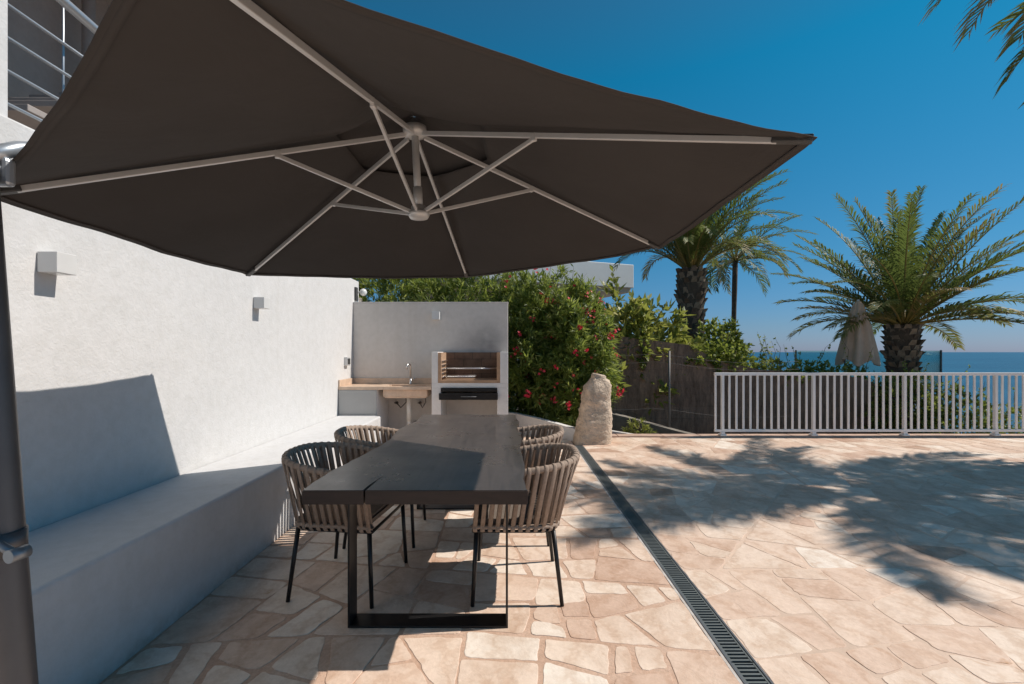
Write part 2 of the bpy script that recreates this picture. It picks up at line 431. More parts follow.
# ------------------------------------------------------------------ ground
def gz(x, y):
    """height of the garden ground and hillside"""
    z = -0.10
    if y > 7.35:
        k = min(1, max(0, (x - 1.2) / 1.5))
        z -= 0.5 * k * min(1, (y - 7.35) / 0.6) * min(2.0, max(0.0, x - 1.3)) 
        if x > 4: z -= min(1.2, (x - 4) * 0.4) * min(1, (y - 7.35) / 0.8)
        y1 = 11 - 2.6 * min(1, max(0, (x - 4) / 3))
        if y > y1: z -= 0.36 * (y - y1)
    if x > 13 and y > -6: z -= 0.3 * (x - 13)
    if z < -13.5: z = -13.5
    return z
g = MB()
xs = [-60, -40, -25, -15, -8, -4, -2, 0, 1, 1.5, 2, 2.5, 3, 3.5, 4, 5, 6, 7, 8, 10, 12, 14, 18, 24, 32, 45, 70, 100]
ys = [-40, -20, -8, -4, 0, 4, 7.2, 7.4, 7.7, 8.0, 8.5, 9, 9.5, 10, 11, 12, 14, 17, 21, 26, 32, 40, 48, 60]
g.add([(x, y, gz(x, y) + (0.15 * noise.noise(Vector((x * .4, y * .4, 0))) if y > 7.8 else 0)) for y in ys for x in xs],
      [(j * len(xs) + i, j * len(xs) + i + 1, (j + 1) * len(xs) + i + 1, (j + 1) * len(xs) + i) for j in range(len(ys) - 1) for i in range(len(xs) - 1)], True)
tag(g.build('ground', M['dark_soil']), kind='structure')
w = MB()
w.add([(-40000, 20, -12.6), (40000, 20, -12.6), (40000, 45000, -12.6), (-40000, 45000, -12.6)], [(0, 1, 2, 3)])
w.add([(60, -3000, -12.602), (40000, -3000, -12.602), (40000, 19.9, -12.602), (60, 19.9, -12.602)], [(0, 1, 2, 3)])
tag(w.build('water', M['water']), kind='structure')

# crazy paving: convex pieces from recursive splitting, inset, corners rounded, each its own tint
def area(p):
    return 0.5 * abs(sum(p[i][0] * p[(i + 1) % len(p)][1] - p[(i + 1) % len(p)][0] * p[i][1] for i in range(len(p))))
def cut(poly, c, d):
    n = (-d[1], d[0]); A = []; B = []
    for i in range(len(poly)):
        p = poly[i]; q = poly[(i + 1) % len(poly)]
        sp = (p[0] - c[0]) * n[0] + (p[1] - c[1]) * n[1]; sq = (q[0] - c[0]) * n[0] + (q[1] - c[1]) * n[1]
        (A if sp >= 0 else B).append(p)
        if sp * sq < 0:
            t = sp / (sp - sq); x = (p[0] + (q[0] - p[0]) * t, p[1] + (q[1] - p[1]) * t)
            A.append(x); B.append(x)
    return A, B
def split(poly, lo, hi, out, depth=0):
    A = area(poly)
    if A < random.uniform(lo, hi) * 1.45 or depth > 16:
        out.append(poly); return
    cx = sum(p[0] for p in poly) / len(poly); cy = sum(p[1] for p in poly) / len(poly)
    sxx = sum((p[0] - cx) ** 2 for p in poly); syy = sum((p[1] - cy) ** 2 for p in poly); sxy = sum((p[0] - cx) * (p[1] - cy) for p in poly)
    th0 = 0.5 * math.atan2(2 * sxy, sxx - syy) + PI / 2
    e = math.sqrt(A) * 0.15; best = None
    for _ in range(7):
        th = th0 + random.gauss(0, 0.42)
        c = (cx + random.gauss(0, e), cy + random.gauss(0, e))
        aa, ab = cut(poly, c, (math.cos(th), math.sin(th)))
        if len(aa) < 3 or len(ab) < 3: continue
        def comp(P):
            per = sum(math.hypot(P[i][0] - P[i - 1][0], P[i][1] - P[i - 1][1]) for i in range(len(P)))
            return area(P) / per ** 2
        sc = min(comp(aa), comp(ab)) + random.uniform(0, 0.008)
        if best is None or sc > best[0]: best = (sc, aa, ab)
    if best is None: out.append(poly); return
    a, b = best[1], best[2]
    if len(a) < 3 or len(b) < 3: out.append(poly); return
    split(a, lo, hi, out, depth + 1); split(b, lo, hi, out, depth + 1)
def inset(poly, d):
    # move each edge inwards by d (ccw poly)
    n = len(poly); L = []
    for i in range(n):
        p = poly[i]; q = poly[(i + 1) % n]
        ex, ey = q[0] - p[0], q[1] - p[1]; l = math.hypot(ex, ey)
        if l < 1e-5: continue
        dd = d * random.uniform(0.3, 2.1)
        L.append(((-ey / l), (ex / l), (-ey / l) * p[0] + (ex / l) * p[1] + dd))
    # clip big polygon by half planes
    P = poly
    for (a, b, c) in L:
        Q = []
        for i in range(len(P)):
            p = P[i]; q = P[(i + 1) % len(P)]
            sp = a * p[0] + b * p[1] - c; sq = a * q[0] + b * q[1] - c
            if sp >= 0: Q.append(p)
            if sp * sq < 0:
                t = sp / (sp - sq); Q.append((p[0] + (q[0] - p[0]) * t, p[1] + (q[1] - p[1]) * t))
        P = Q
        if len(P) < 3: return None
    return P
def rounded(P, rr):
    # cut the corners by an absolute length then smooth
    out = []
    n = len(P)
    for i in range(n):
        a, b, c = P[i - 1], P[i], P[(i + 1) % n]
        l1 = math.hypot(a[0] - b[0], a[1] - b[1]); l2 = math.hypot(c[0] - b[0], c[1] - b[1])
        if l1 < 1e-4 or l2 < 1e-4: continue
        r_ = rr * random.uniform(0.3, 1.6); r1 = min(r_, l1 * 0.42); r2 = min(r_, l2 * 0.42)
        p1 = (b[0] + (a[0] - b[0]) * r1 / l1, b[1] + (a[1] - b[1]) * r1 / l1)
        p2 = (b[0] + (c[0] - b[0]) * r2 / l2, b[1] + (c[1] - b[1]) * r2 / l2)
        m = ((p1[0] + p2[0] + 2 * b[0]) / 4, (p1[1] + p2[1] + 2 * b[1]) / 4)
        out += [p1, m, p2]
    # densify long edges with wobble
    res = []
    for i in range(len(out)):
        p = out[i]; q = out[(i + 1) % len(out)]; res.append(p)
        l = math.hypot(q[0] - p[0], q[1] - p[1])
        k = int(l / 0.035)
        for j in range(1, k + 1):
            t = j / (k + 1); x = p[0] + (q[0] - p[0]) * t; y = p[1] + (q[1] - p[1]) * t
            wv = 0.012 * noise.noise(Vector((x * 7, y * 7, 3.3))) + 0.006 * noise.noise(Vector((x * 27, y * 27, 1.3)))
            res.append((x - (q[1] - p[1]) / l * wv, y + (q[0] - p[0]) / l * wv))
    return res
pave = MB(); grout = MB()
def pave_region(x0, x1, y0, y1, lo, hi, gap, rr, bias=0.0, var=0.26):
    out = []
    split([(x0, y0), (x1, y0), (x1, y1), (x0, y1)], lo, hi, out)
    for poly in out:
        P = inset(poly, gap)
        if not P: continue
        P = rounded(P, rr)
        if len(P) < 4: continue
        cx = sum(p[0] for p in P) / len(P); cy = sum(p[1] for p in P) / len(P)
        zt = random.uniform(-0.0006, 0.001); tx = random.gauss(0, 0.002); ty = random.gauss(0, 0.002)
        top = [(cx + (p[0] - cx) * 0.985, cy + (p[1] - cy) * 0.985, zt + tx * (p[0] - cx) + ty * (p[1] - cy)) for p in P]
        rim = [(p[0], p[1], zt - 0.0012) for p in P]; low = [(p[0], p[1], -0.012) for p in P]
        n = len(P)
        pave.tint = min(1, max(0, random.gauss(0.52, var) + bias))
        fs = [tuple(range(n))]
        for k in range(n):
            k2 = (k + 1) % n
            fs.append((n + k, n + k2, k2, k)); fs.append((2 * n + k, 2 * n + k2, n + k2, n + k))
        pave.add(top + rim + low, fs)
DX0, DX1 = 0.972, 1.082          # drain
pave_region(-1.68, 0.965, -3.0, 7.25, 0.016, 0.13, 0.0088, 0.024, 0.12, 0.30)
pave_region(1.09, 14.0, -3.0, 7.25, 0.012, 0.15, 0.0060, 0.035, 0.0, 0.24)
tag(pave.build('pavement', M['stone']), kind='structure')
grout.box(-1.70, DX0 - 0.006, -3.02, 7.25, -0.08, -0.0024)
tag(grout.build('pavement_mortar', M['grout']), kind='structure')
M['grout_pale'] = simple('pale tan mortar', (0.66, 0.50, 0.39), 0.9, 0, 0.16, scale=1.6, bs=0.4, bscale=80, bd=0.005)
grout = MB(); grout.box(DX1 + 0.006, 14.0, -3.02, 7.25, -0.08, -0.0020)
tag(grout.build('pavement_mortar', M['grout_pale']), kind='structure')


# drain channel
dr = empty('drain_channel', (1.027, 1.8, 0), 'long narrow metal slot drain running through the paving to the boulder', 'drain')
m = MB()
m.box(DX0, DX1, -3, 6.60, -0.09, -0.075)
m.build('channel_bed', M['grate_dark'], dr)
m = MB()
m.box(DX0 - 0.006, DX0 + 0.004, -3, 6.60, -0.09, 0.004, 0.001); m.box(DX1 - 0.004, DX1 + 0.006, -3, 6.60, -0.09, 0.004, 0.001)
m.box(DX0, DX1, 6.60, 6.606, -0.09, 0.004)
m.build('channel_edge', M['brown_cap'], dr)
y = -1.0
while y < 6.5:
    y2 = min(y + 0.992, 6.598); m = MB()
    m.box(DX0 + 0.005, DX0 + 0.014, y, y2, -0.02, 0.000); m.box(DX1 - 0.014, DX1 - 0.005, y, y2, -0.02, 0.000)
    yy = y + 0.006
    while yy < y2 - 0.01:
        m.box(DX0 + 0.014, DX1 - 0.014, yy, yy + 0.0115, -0.018, -0.001)
        yy += 0.024
    m.box(DX0 + 0.014, DX1 - 0.014, y2 - 0.006, y2, -0.018, -0.001)
    m.build('grate', M['grate'], dr)
    y += 1.0
# pale mortar lip along the drain
m = MB(); m.box(DX0 - 0.022, DX0 - 0.0065, -3, 6.6, -0.03, 0.001, 0.002)
m.build('mortar_lip', M['kerb'], dr)

# terrace edging stones
e = empty('edge_coping', (7, 7.33, 0), 'pinkish stone coping along the far edge of the terrace beneath the railing', 'coping')
m = MB(); x = 1.15
while x < 14:
    l = random.uniform(0.5, 0.8); m.tint = random.random()
    m.box(x, min(x + l - 0.008, 14), 7.255, 7.45, -0.30, 0.018 + random.uniform(0, 0.006), 0.006); x += l
m.build('coping_stones', M['terracotta'], e)

# ------------------------------------------------------------------ left wall, bench
WX = -2.27
m = MB(); m.box(-2.55, WX, -4.0, 6.93, -0.1, 2.43, 0.012)
tag(m.build('stucco_wall', M['stucco']), 'long rough white stucco wall on the left behind the built-in bench', 'wall')
m = MB()
m.box(WX + 0.002, -1.68, -4.0, 6.06, -0.05, 0.513, 0.018, seg=3)
tag(m.build('masonry_bench', M['plaster']), 'smooth white masonry bench built along the foot of the left wall', 'bench')
# step down wall behind the corner
m = MB(); m.box(-2.62, -2.33, 1.55, 2.125, 2.435, 4.6, 0.01)
tag(m.build('corner_pier', M['stucco']), 'white rendered pier rising above the left wall beside the stair railing', 'pier')

# upper stair area behind the railing
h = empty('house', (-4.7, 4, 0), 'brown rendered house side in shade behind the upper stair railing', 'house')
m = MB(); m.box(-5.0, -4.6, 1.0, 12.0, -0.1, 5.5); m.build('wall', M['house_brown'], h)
m = MB(); m.box(-5.2, -2.40, 0.5, 12.0, 5.50, 5.75, 0.02); m.build('shade_slab', M['house_brown'], h)  # slab added above the view to keep sun off the house wall
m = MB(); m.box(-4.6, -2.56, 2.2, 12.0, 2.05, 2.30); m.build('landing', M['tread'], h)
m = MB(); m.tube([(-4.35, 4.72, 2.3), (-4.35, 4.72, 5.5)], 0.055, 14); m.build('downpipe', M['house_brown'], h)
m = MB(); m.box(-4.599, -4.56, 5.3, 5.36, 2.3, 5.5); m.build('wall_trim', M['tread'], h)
st = empty('staircase', (-3.7, 3.2, 2.3), 'open brown stair with floating treads behind the metal railing', 'stairs')
for i in range(11):
    yy = 3.0 + i * 0.27; zz = 2.92 + i * 0.175
    m = MB(); m.box(-4.3, -3.45, yy, yy + 0.30, zz, zz + 0.05, 0.006); m.build('tread', M['tread'], st)
m = MB(); m.bar((-3.9, 3.0, 2.80), (-3.9, 6.0, 4.74), 0.14, 0.16); m.build('stringer', M['tread'], st)

rl = empty('stair_railing', (-2.42, 3, 2.43), 'pale metal railing with thin rails and thick handrail above the left wall', 'railing')
for z in (2.53, 2.69, 2.85, 3.01):
    m = MB(); m.tube([(-2.42, 2.13, z + 0.03), (-2.42, 6.7, z + 0.03)], 0.0085, 8); m.build('rail', M['rail_metal'], rl)
m = MB(); m.tube([(-2.42, 1.9, 3.33), (-2.42, 2.3, 3.285), (-2.42, 2.75, 3.245), (-2.42, 3.0, 3.23), (-2.42, 6.7, 3.23)], 0.026, 14); m.build('handrail', M['rail_metal'], rl)
for y in (3.35, 4.6, 5.85):
    m = MB(); m.box(-2.435, -2.405, y, y + 0.03, 2.425, 3.22, 0.003); m.build('post', M['rail_metal'], rl)
for y in (2.62, 3.1):
    m = MB(); m.tube([(-2.56, y, 2.1), (-2.56, y, 3.9)], 0.006, 8); m.build('hanging_rod', M['rail_metal'], rl)

# wall lamps
def wall_lamp(loc, label, facing='x', s=0.1):
    t = empty('wall_lamp', loc, label, 'wall lamp', 'cube wall lamps')
    x, y, z = loc
    m = MB()
    if facing == 'x': m.box(x + 0.004, x + s, y, y + s, z, z + s, 0.0025); pl = (x, x + 0.006, y + .012, y + s - .012, z + .012, z + s - .012)
    else: m.box(x, x + s * 1.1, y - s, y - 0.004, z, z + s * 1.15, 0.0025); pl = (x + .012, x + s - .012, y - 0.006, y, z + .012, z + s - .012)
    # light slots top and bottom
    m.build('lamp_body', M['lamp'], t)
    m = MB()
    if facing == 'x': m.box(x + 0.03, x + s - 0.02, y + .02, y + s - .02, z - 0.0015, z + 0.002)
    else: m.box(x + .02, x + s - .02, y - s + .02, y - .03, z - 0.0015, z + 0.002)
    m.build('lens', M['glass_lens'], t)
    m = MB(); m.box(*pl); m.build('back_plate', M['dark_plastic'], t)
wall_lamp((WX, 2.19, 1.745), 'white cube wall lamp on the stucco wall, nearest the umbrella pole')
wall_lamp((WX, 4.05, 1.75), 'small white cube lamp farther along the stucco wall')
wall_lamp((-1.10, 6.66, 1.83), 'white cube lamp on the grey wall above the sink counter', 'y')

# switch box
t = empty('switch_box', (WX, 6.38, 1.16), 'small grey double switch box on the stucco wall above the counter', 'switch')
m = MB(); m.box(WX, WX + 0.045, 6.30, 6.42, 1.17, 1.29, 0.006); m.build('housing', M['alu'], t)
m = MB(); m.box(WX + 0.045, WX + 0.053, 6.315, 6.355, 1.19, 1.27, 0.003); m.build('rocker', M['dark_plastic'], t)
m = MB(); m.box(WX + 0.045, WX + 0.053, 6.365, 6.405, 1.19, 1.27, 0.003); m.build('rocker', M['dark_plastic'], t)
# small floodlight at wall end
t = empty('flood_light', (WX, 6.8, 2.2), 'small outdoor floodlight with white globe at the top far end of the stucco wall', 'light')
m = MB(); m.box(WX, WX + 0.03, 6.72, 6.80, 2.12, 2.32, 0.004); m.build('bracket', M['dark_plastic'], t)
m = MB(); m.lathe((WX + 0.09, 6.86, 2.26), [(0.01, -0.055), (0.04, -0.04), (0.055, 0), (0.04, 0.04), (0.01, 0.055)], 16); m.build('globe', M['glass_lens'], t)
m = MB(); m.tube([(WX, 6.86, 2.26), (WX + 0.05, 6.86, 2.26)], 0.015, 8); m.build('arm', M['lamp'], t)

# ------------------------------------------------------------------ barbecue corner
m = MB(); m.box(WX + 0.002, 0.0, 6.66, 6.85, -0.05, 2.08, 0.008)
tag(m.build('backing_wall', M['greige']), 'greige rendered wall behind the sink counter and barbecue, sooty above the grill', 'wall')
m = MB(); m.box(WX + 0.002, 0.006, 6.655, 6.856, 2.082, 2.092, 0.003)
tag(m.build('wall_capping', M['pillar']), 'thin pale capping on top of the greige barbecue wall', 'capping')

ct = empty('sink_counter', (-1.64, 6.36, 0), 'peach stone counter with sink and tap between wall and barbecue', 'counter')
CF = 6.07
m = MB()
sx0, sx1, sy0, sy1 = -1.66, -1.12, 6.17, 6.50
m.box(WX + 0.003, sx0, CF, 6.658, 0.855, 0.898, 0.004); m.box(sx1, -1.02, CF, 6.658, 0.855, 0.898, 0.004)
m.box(sx0, sx1, CF, sy0, 0.855, 0.898, 0.004); m.box(sx0, sx1, sy1, 6.658, 0.855, 0.898, 0.004)
m.build('worktop', M['counter'], ct)
m = MB(); m.box(WX + 0.023, -1.02, 6.636, 6.658, 0.8985, 0.98, 0.003); m.build('splashback', M['counter'], ct)
m = MB(); m.box(WX + 0.003, WX + 0.021, CF + 0.01, 6.658, 0.8985, 0.985, 0.003); m.build('side_splash', M['counter'], ct)
m = MB(); m.box(WX + 0.003, -1.75, CF + 0.015, 6.65, 0.0, 0.853, 0.004); m.build('base_block', M['pillar'], ct)
m = MB(); m.box(WX + 0.01, -1.755, CF + 0.003, CF + 0.013, 0.525, 0.85, 0.003); m.build('cabinet_door', M['cabinet'], ct)
sk = None
m = MB()
m.box(sx0 - 0.03, sx1 + 0.03, sy0 - 0.03, sy0 - 0.002, 0.755, 0.853, 0.01); m.box(sx0 - 0.03, sx1 + 0.03, sy1, sy1 + 0.03, 0.755, 0.853, 0.01)
m.box(sx0 - 0.03, sx0 - 0.002, sy0, sy1, 0.755, 0.853, 0.006); m.box(sx1 + 0.002, sx1 + 0.03, sy0, sy1, 0.755, 0.853, 0.006)
m.box(sx0 - 0.01, sx1 + 0.01, sy0 - 0.01, sy1 + 0.01, 0.735, 0.757, 0.006)
sk = m.build('sink', M['counter'], ct)
m = MB(); m.lathe((-1.38, 6.34, 0.40), [(0.033, 0), (0.033, 0.33)], 14); m.tube([(-1.38, 6.34, 0.43), (-1.38, 6.34, 0.36), (-1.36, 6.45, 0.33), (-1.36, 6.65, 0.33)], 0.03, 10)
m.build('waste_pipe', M['pipe'], ct)
for (x, dx) in ((-1.62, 0.16), (-1.28, 0.1)):
    m = MB(); m.tube([(x, 6.655, 0.62), (x, 6.60, 0.62)], 0.018, 8); m.tube([(x, 6.60, 0.62), (x, 6.56, 0.64), (x + dx * .5, 6.54, 0.56), (x + dx, 6.52, 0.64), (x + dx, 6.50, 0.74)], 0.008, 8)
    m.box(x - 0.03, x + 0.03, 6.585, 6.605, 0.615, 0.63, 0.004)
    m.build('water_valve', M['hose'], ct)
fc = MB()
fc.lathe((-1.405, 6.57, 0.898), [(0.026, 0), (0.026, 0.012), (0.017, 0.03), (0.017, 0.08)], 16)
fc.tube([(-1.405, 6.57, 0.97), (-1.405, 6.57, 1.15), (-1.408, 6.555, 1.18), (-1.415, 6.52, 1.198), (-1.425, 6.47, 1.19), (-1.43, 6.44, 1.165), (-1.43, 6.435, 1.12)], 0.011, 10)
fo = fc.build('tap', M['steel'], ct)
m = MB(); m.tube([(-1.388, 6.57, 0.965), (-1.34, 6.565, 0.985)], 0.006, 8); m.build('lever', M['steel'], fo)

bb = empty('barbecue', (-0.51, 6.36, 0), 'masonry barbecue with fire brick hearth, racks and black ash drawer', 'barbecue')
m = MB(); m.box(-1.018, -0.895, CF, 6.656, 0, 0.882, 0.005); m.build('pillar', M['pillar'], bb)
m = MB(); m.box(-0.145, 0.0, CF, 6.656, 0, 0.882, 0.005); m.build('pillar', M['pillar'], bb)
m = MB(); m.box(-1.018, 0.0, CF, 6.656, 0.8825, 0.945, 0.004); m.build('hearth_slab', M['pillar'], bb)
m = MB(); m.box(-1.018, -0.935, CF, 6.656, 0.9455, 1.362, 0.005); m.build('side_wall', M['pillar'], bb)
m = MB(); m.box(-0.105, 0.0, CF, 6.656, 0.9455, 1.362, 0.005); m.build('side_wall', M['pillar'], bb)
m = MB(); m.box(-0.934, -0.106, 6.56, 6.655, 0.946, 1.355); m.build('brick_back', M['brick'], bb)
m = MB(); m.box(-0.9345, -0.89, CF + 0.004, 6.558, 0.946, 1.352, 0.003); m.build('brick_cheek', M['brick_rim'], bb)
m = MB(); m.box(-0.15, -0.1055, CF + 0.004, 6.558, 0.946, 1.352, 0.003); m.build('brick_cheek', M['brick_rim'], bb)
m = MB(); m.box(-0.889, -0.151, CF + 0.004, 6.558, 0.946, 0.985, 0.003); m.build('brick_floor', M['brick_rim'], bb)
for z in (1.02, 1.075, 1.13, 1.185, 1.24):
    m = MB(); m.box(-0.889, -0.86, CF + 0.03, 6.52, z - 0.002, z + 0.004); m.build('rack_support', M['steel'], bb)
for (z, x1) in ((1.136, -0.16), (1.026, -0.45)):
    m = MB(); m.tube([(-0.875, CF + 0.05, z), (x1, CF + 0.05, z)], 0.006, 6); m.tube([(-0.875, 6.48, z), (x1, 6.48, z)], 0.006, 6)
    x = -0.87
    while x < x1:
        m.tube([(x, CF + 0.05, z + 0.004), (x, 6.48, z + 0.004)], 0.0028, 5); x += 0.022
    m.build('grill_rack', M['steel'], bb)
m = MB(); m.box(-0.915, -0.135, CF - 0.05, CF - 0.03, 0.725, 0.815, 0.004); m.box(-0.89, -0.15, CF - 0.03, 6.5, 0.73, 0.81, 0.003)
m.box(-0.885, -0.155, CF - 0.028, 6.5, 0.835, 0.878, 0.002); m.build('ash_drawer', M['tray'], bb)
m = MB(); m.tube([(-0.62, CF - 0.05, 0.77), (-0.62, CF - 0.075, 0.77), (-0.42, CF - 0.075, 0.77), (-0.42, CF - 0.05, 0.77)], 0.004, 8); m.build('handle', M['brown_cap'], bb)

# low kerb behind the barbecue
def kerb(name, pts, hts, wd, label, mat, cat='kerb'):
    m = MB(); P = [Vector((p[0], p[1], 0)) for p in pts]
    vs = []
    for i, p in enumerate(P):
        t = (P[min(i + 1, len(P) - 1)] - P[max(i - 1, 0)]).normalized(); n = Vector((-t.y, t.x, 0)) * wd / 2
        for q, z in ((p - n, -0.6), (p - n, hts[i]), (p + n, hts[i]), (p + n, -0.6)): vs.append((q.x, q.y, z))
    fs = [(0, 1, 2, 3)]
    for i in range(len(P) - 1):
        for k in range(4): fs.append((i * 4 + k, (i + 1) * 4 + k, (i + 1) * 4 + (k + 1) % 4, i * 4 + (k + 1) % 4))
    b = (len(P) - 1) * 4; fs.append((b + 3, b + 2, b + 1, b))
    m.add(vs, fs)
    return tag(m.build(name, mat), label, cat)
kerb('planter_kerb', [(1.16, 6.75), (1.05, 6.95), (0.80, 7.2), (0.45, 7.45), (0.1, 7.65), (-0.6, 7.9), (-2.6, 8.0)], [0.17, 0.19, 0.23, 0.29, 0.34, 0.36, 0.36], 0.10, 'low curved white kerb holding the oleander bed', M['kerb'])
m = MB(); m.box(-2.2, 0.965, 7.251, 8.3, -0.08, -0.001)
tag(m.build('paving_strip', M['stone']), kind='structure')
m = MB(); m.box(-2.5, -1.70, 6.05, 7.25, -0.08, -0.004); tag(m.build('pavement', M['stone']), kind='structure')
kerb('sloping_kerb', [(1.25, 7.75), (1.7, 7.62), (2.3, 7.50)], [0.10, 0.05, -0.03], 0.09, 'short white kerb sloping down behind the boulder', M['kerb'])
kerb('wall_footing', [(1.7, 9.1), (2.3, 8.95), (3.2, 8.6), (4.3, 8.3)], [0.22, 0.10, -0.12, -0.36], 0.22, 'weathered concrete footing sloping down before the dark block wall', M['footing'], 'footing')

# boulder
def boulder():
    m = MB(); n = 40; rows = 44; vs = []; H = 1.06
    for j in range(rows + 1):
        t = j / rows; z = H * t
        wx = 0.275 - 0.115 * t ** 1.2 * (1 if t < 0.97 else 0.55)
        if t > 0.80: wx *= 1 - 0.62 * ((t - 0.80) / 0.20) ** 1.6
        wy = wx * 0.78
        cxp = 1.265 + 0.105 * t ** 0.8
        for k in range(n):
            a = 2 * PI * k / n
            sq = (abs(math.cos(a)) ** 3 + abs(math.sin(a)) ** 3) ** (-1 / 3)
            p = Vector((math.cos(a) * wx * sq, math.sin(a) * wy * sq, z))
            d = 0.03 * noise.noise(p * 3.1 + Vector((5, 1, 2))) + 0.018 * noise.noise(p * 8) + 0.020 * abs(noise.noise(p * 13)) + 0.014 * noise.noise(p * 22) + 0.008 * noise.noise(p * 45)
            ph = Vector((math.cos(a), math.sin(a), 0))
            p += ph * d * (1 if t < 0.95 else 0.5)
            vs.append((cxp + p.x, 6.88 + p.y, -0.03 + p.z + 0.03 * noise.noise(Vector((p.x * 6, p.y * 6, 9))) * t))
    fs = [(j * n + k, j * n + (k + 1) % n, (j + 1) * n + (k + 1) % n, (j + 1) * n + k) for j in range(rows) for k in range(n)]
    fs += [tuple(rows * n + k for k in range(n)), tuple(reversed(range(n)))]
    m.add(vs, fs, True)
    return m.build('boulder', M['boulder'])
tag(boulder(), 'tall tapered upright sandstone boulder at the end of the slot drain', 'boulder')

# ------------------------------------------------------------------ white fence
FY = 7.28
fe = empty('terrace_railing', (7, FY, 0), 'long white metal railing with vertical bars at the terrace edge', 'railing')
FX0 = 3.30; FX1 = 12.9
m = MB(); m.box(FX0, FX1, FY - 0.025, FY + 0.025, 0.985, 1.03, 0.004); m.build('top_rail', M['white_metal'], fe)
m = MB(); m.box(FX0, FX1, FY - 0.018, FY + 0.018, 0.085, 0.122, 0.003); m.build('bottom_rail', M['white_metal'], fe)
posts = [3.43 + 1.455 * k for k in range(7)]
for x in posts:
    m = MB(); m.box(x - 0.021, x + 0.021, FY - 0.024, FY + 0.024, 0.122, 0.985, 0.003); m.box(x - 0.05, x + 0.05, FY - 0.045, FY + 0.045, 0.022, 0.05, 0.006)
    m.box(x - 0.03, x + 0.03, FY - 0.028, FY + 0.028, 0.05, 0.085, 0.003)
    m.build('post', M['white_metal'], fe)
bars = [FX0 + 0.018]
for k in range(7):
    for j in range(1, 13):
        bx_ = posts[k] + 1.455 * j / 13
        if bx_ < FX1: bars.append(bx_)
for x in bars:
    m = MB(); m.box(x - 0.0150, x + 0.0150, FY - 0.010, FY + 0.010, 0.122, 0.985, 0.002); m.build('bar', M['white_metal'], fe)

# ------------------------------------------------------------------ dark wall, post, wires
WY = 9.3
tops = [(0.6, 1.75), (2.08, 1.71), (3.72, 1.50), (4.3, 1.18), (5.15, 1.00), (7.2, 0.84), (7.9, 0.55), (8.6, 0.05), (9.4, -0.6), (10.2, -1.4)]
m = MB(); n = len(tops)
vs = [(x, WY, -2.6) for x, z in tops] + [(x, WY, z) for x, z in tops] + [(x, WY + 0.25, z) for x, z in tops] + [(x, WY + 0.25, -2.6) for x, z in tops]
fs = []
for i in range(n - 1):
    for r_ in range(3): fs.append((r_ * n + i, r_ * n + i + 1, (r_ + 1) * n + i + 1, (r_ + 1) * n + i))
fs += [(0, n, 2 * n, 3 * n), (4 * n - 1, 3 * n - 1, 2 * n - 1, n - 1)]
m.add(vs, fs)
tag(m.build('block_wall', M['darkwall']), 'dark weathered block retaining wall behind the boulder and white railing', 'wall')
t = empty('wire_fence', (3.05, 8.75, -0.3), 'thin grey post with slack wires in front of the dark wall', 'fence')
m = MB(); m.tube([(3.1, 8.75, -0.5), (3.1, 8.75, 1.38)], 0.022, 8); m.build('post', M['post'], t)
for z in (1.15, 1.3, 0.25):
    pts = [(1.2, 8.85, z + 0.05)] + [(1.2 + 1.9 * k / 6, 8.8, z + 0.05 - 0.06 * math.sin(PI * k / 6)) for k in range(1, 6)] + [(3.1, 8.75, z)] + [(3.1 + 2.5 * k / 6, 8.77, z - 0.12 * k / 6 - 0.08 * math.sin(PI * k / 6)) for k in range(1, 7)]
    m = MB(); m.tube(pts, 0.002, 5); m.build('wire', M['post'], t)

# ------------------------------------------------------------------ table
T0, T1 = 2.005, 4.44
tb = empty('dining_table', (-0.41, 3.2, 0), 'long dark wooden slab dining table on black steel loop legs', 'table')
def table_slab():
    L = [(-0.907, 2.005), (-0.912, 2.15), (-0.904, 2.36), (-0.88, 2.55), (-0.857, 2.72), (-0.835, 2.95), (-0.827, 3.19), (-0.85, 3.4), (-0.864, 3.6), (-0.845, 3.8), (-0.81, 4.02), (-0.815, 4.2), (-0.835, 4.44)]
    Rr = [(0.07, 4.44), (0.075, 4.2), (0.098, 4.0), (0.082, 3.8), (0.07, 3.6), (0.089, 3.45), (0.10, 3.2), (0.078, 2.9), (0.083, 2.6), (0.089, 2.4), (0.075, 2.2), (0.088, 2.005)]
    def dens(P):
        out = []
        for i in range(len(P) - 1):
            for k in range(4):
                t = k / 4; x = P[i][0] + (P[i + 1][0] - P[i][0]) * t; yv = P[i][1] + (P[i + 1][1] - P[i][1]) * t
                out.append((x + 0.007 * noise.noise(Vector((x * 3, yv * 11, 1))), yv))
        return out + [P[-1]]
    notch = [(-0.637, 2.005), (-0.634, 2.08), (-0.622, 2.17), (-0.6275, 2.08), (-0.629, 2.005)]
    ring = dens(L) + dens(Rr) + list(reversed([(x, yv) for x, yv in notch]))
    m = MB(); m.prism(list(reversed(ring)), 0.687, 0.75, 0.003)
    return m
M['table_edge'] = simple('dark raw slab edge', (0.022, 0.012, 0.009), 0.55, 0, 0.35, scale=9, bs=0.3, bscale=60, sc=(1, 1, 6))
tt = table_slab().build('tabletop', M['table'], tb)
tt.data.materials.append(M['table_edge'])
for p_ in tt.data.polygons:
    if p_.normal.z < 0.3: p_.material_index = 1
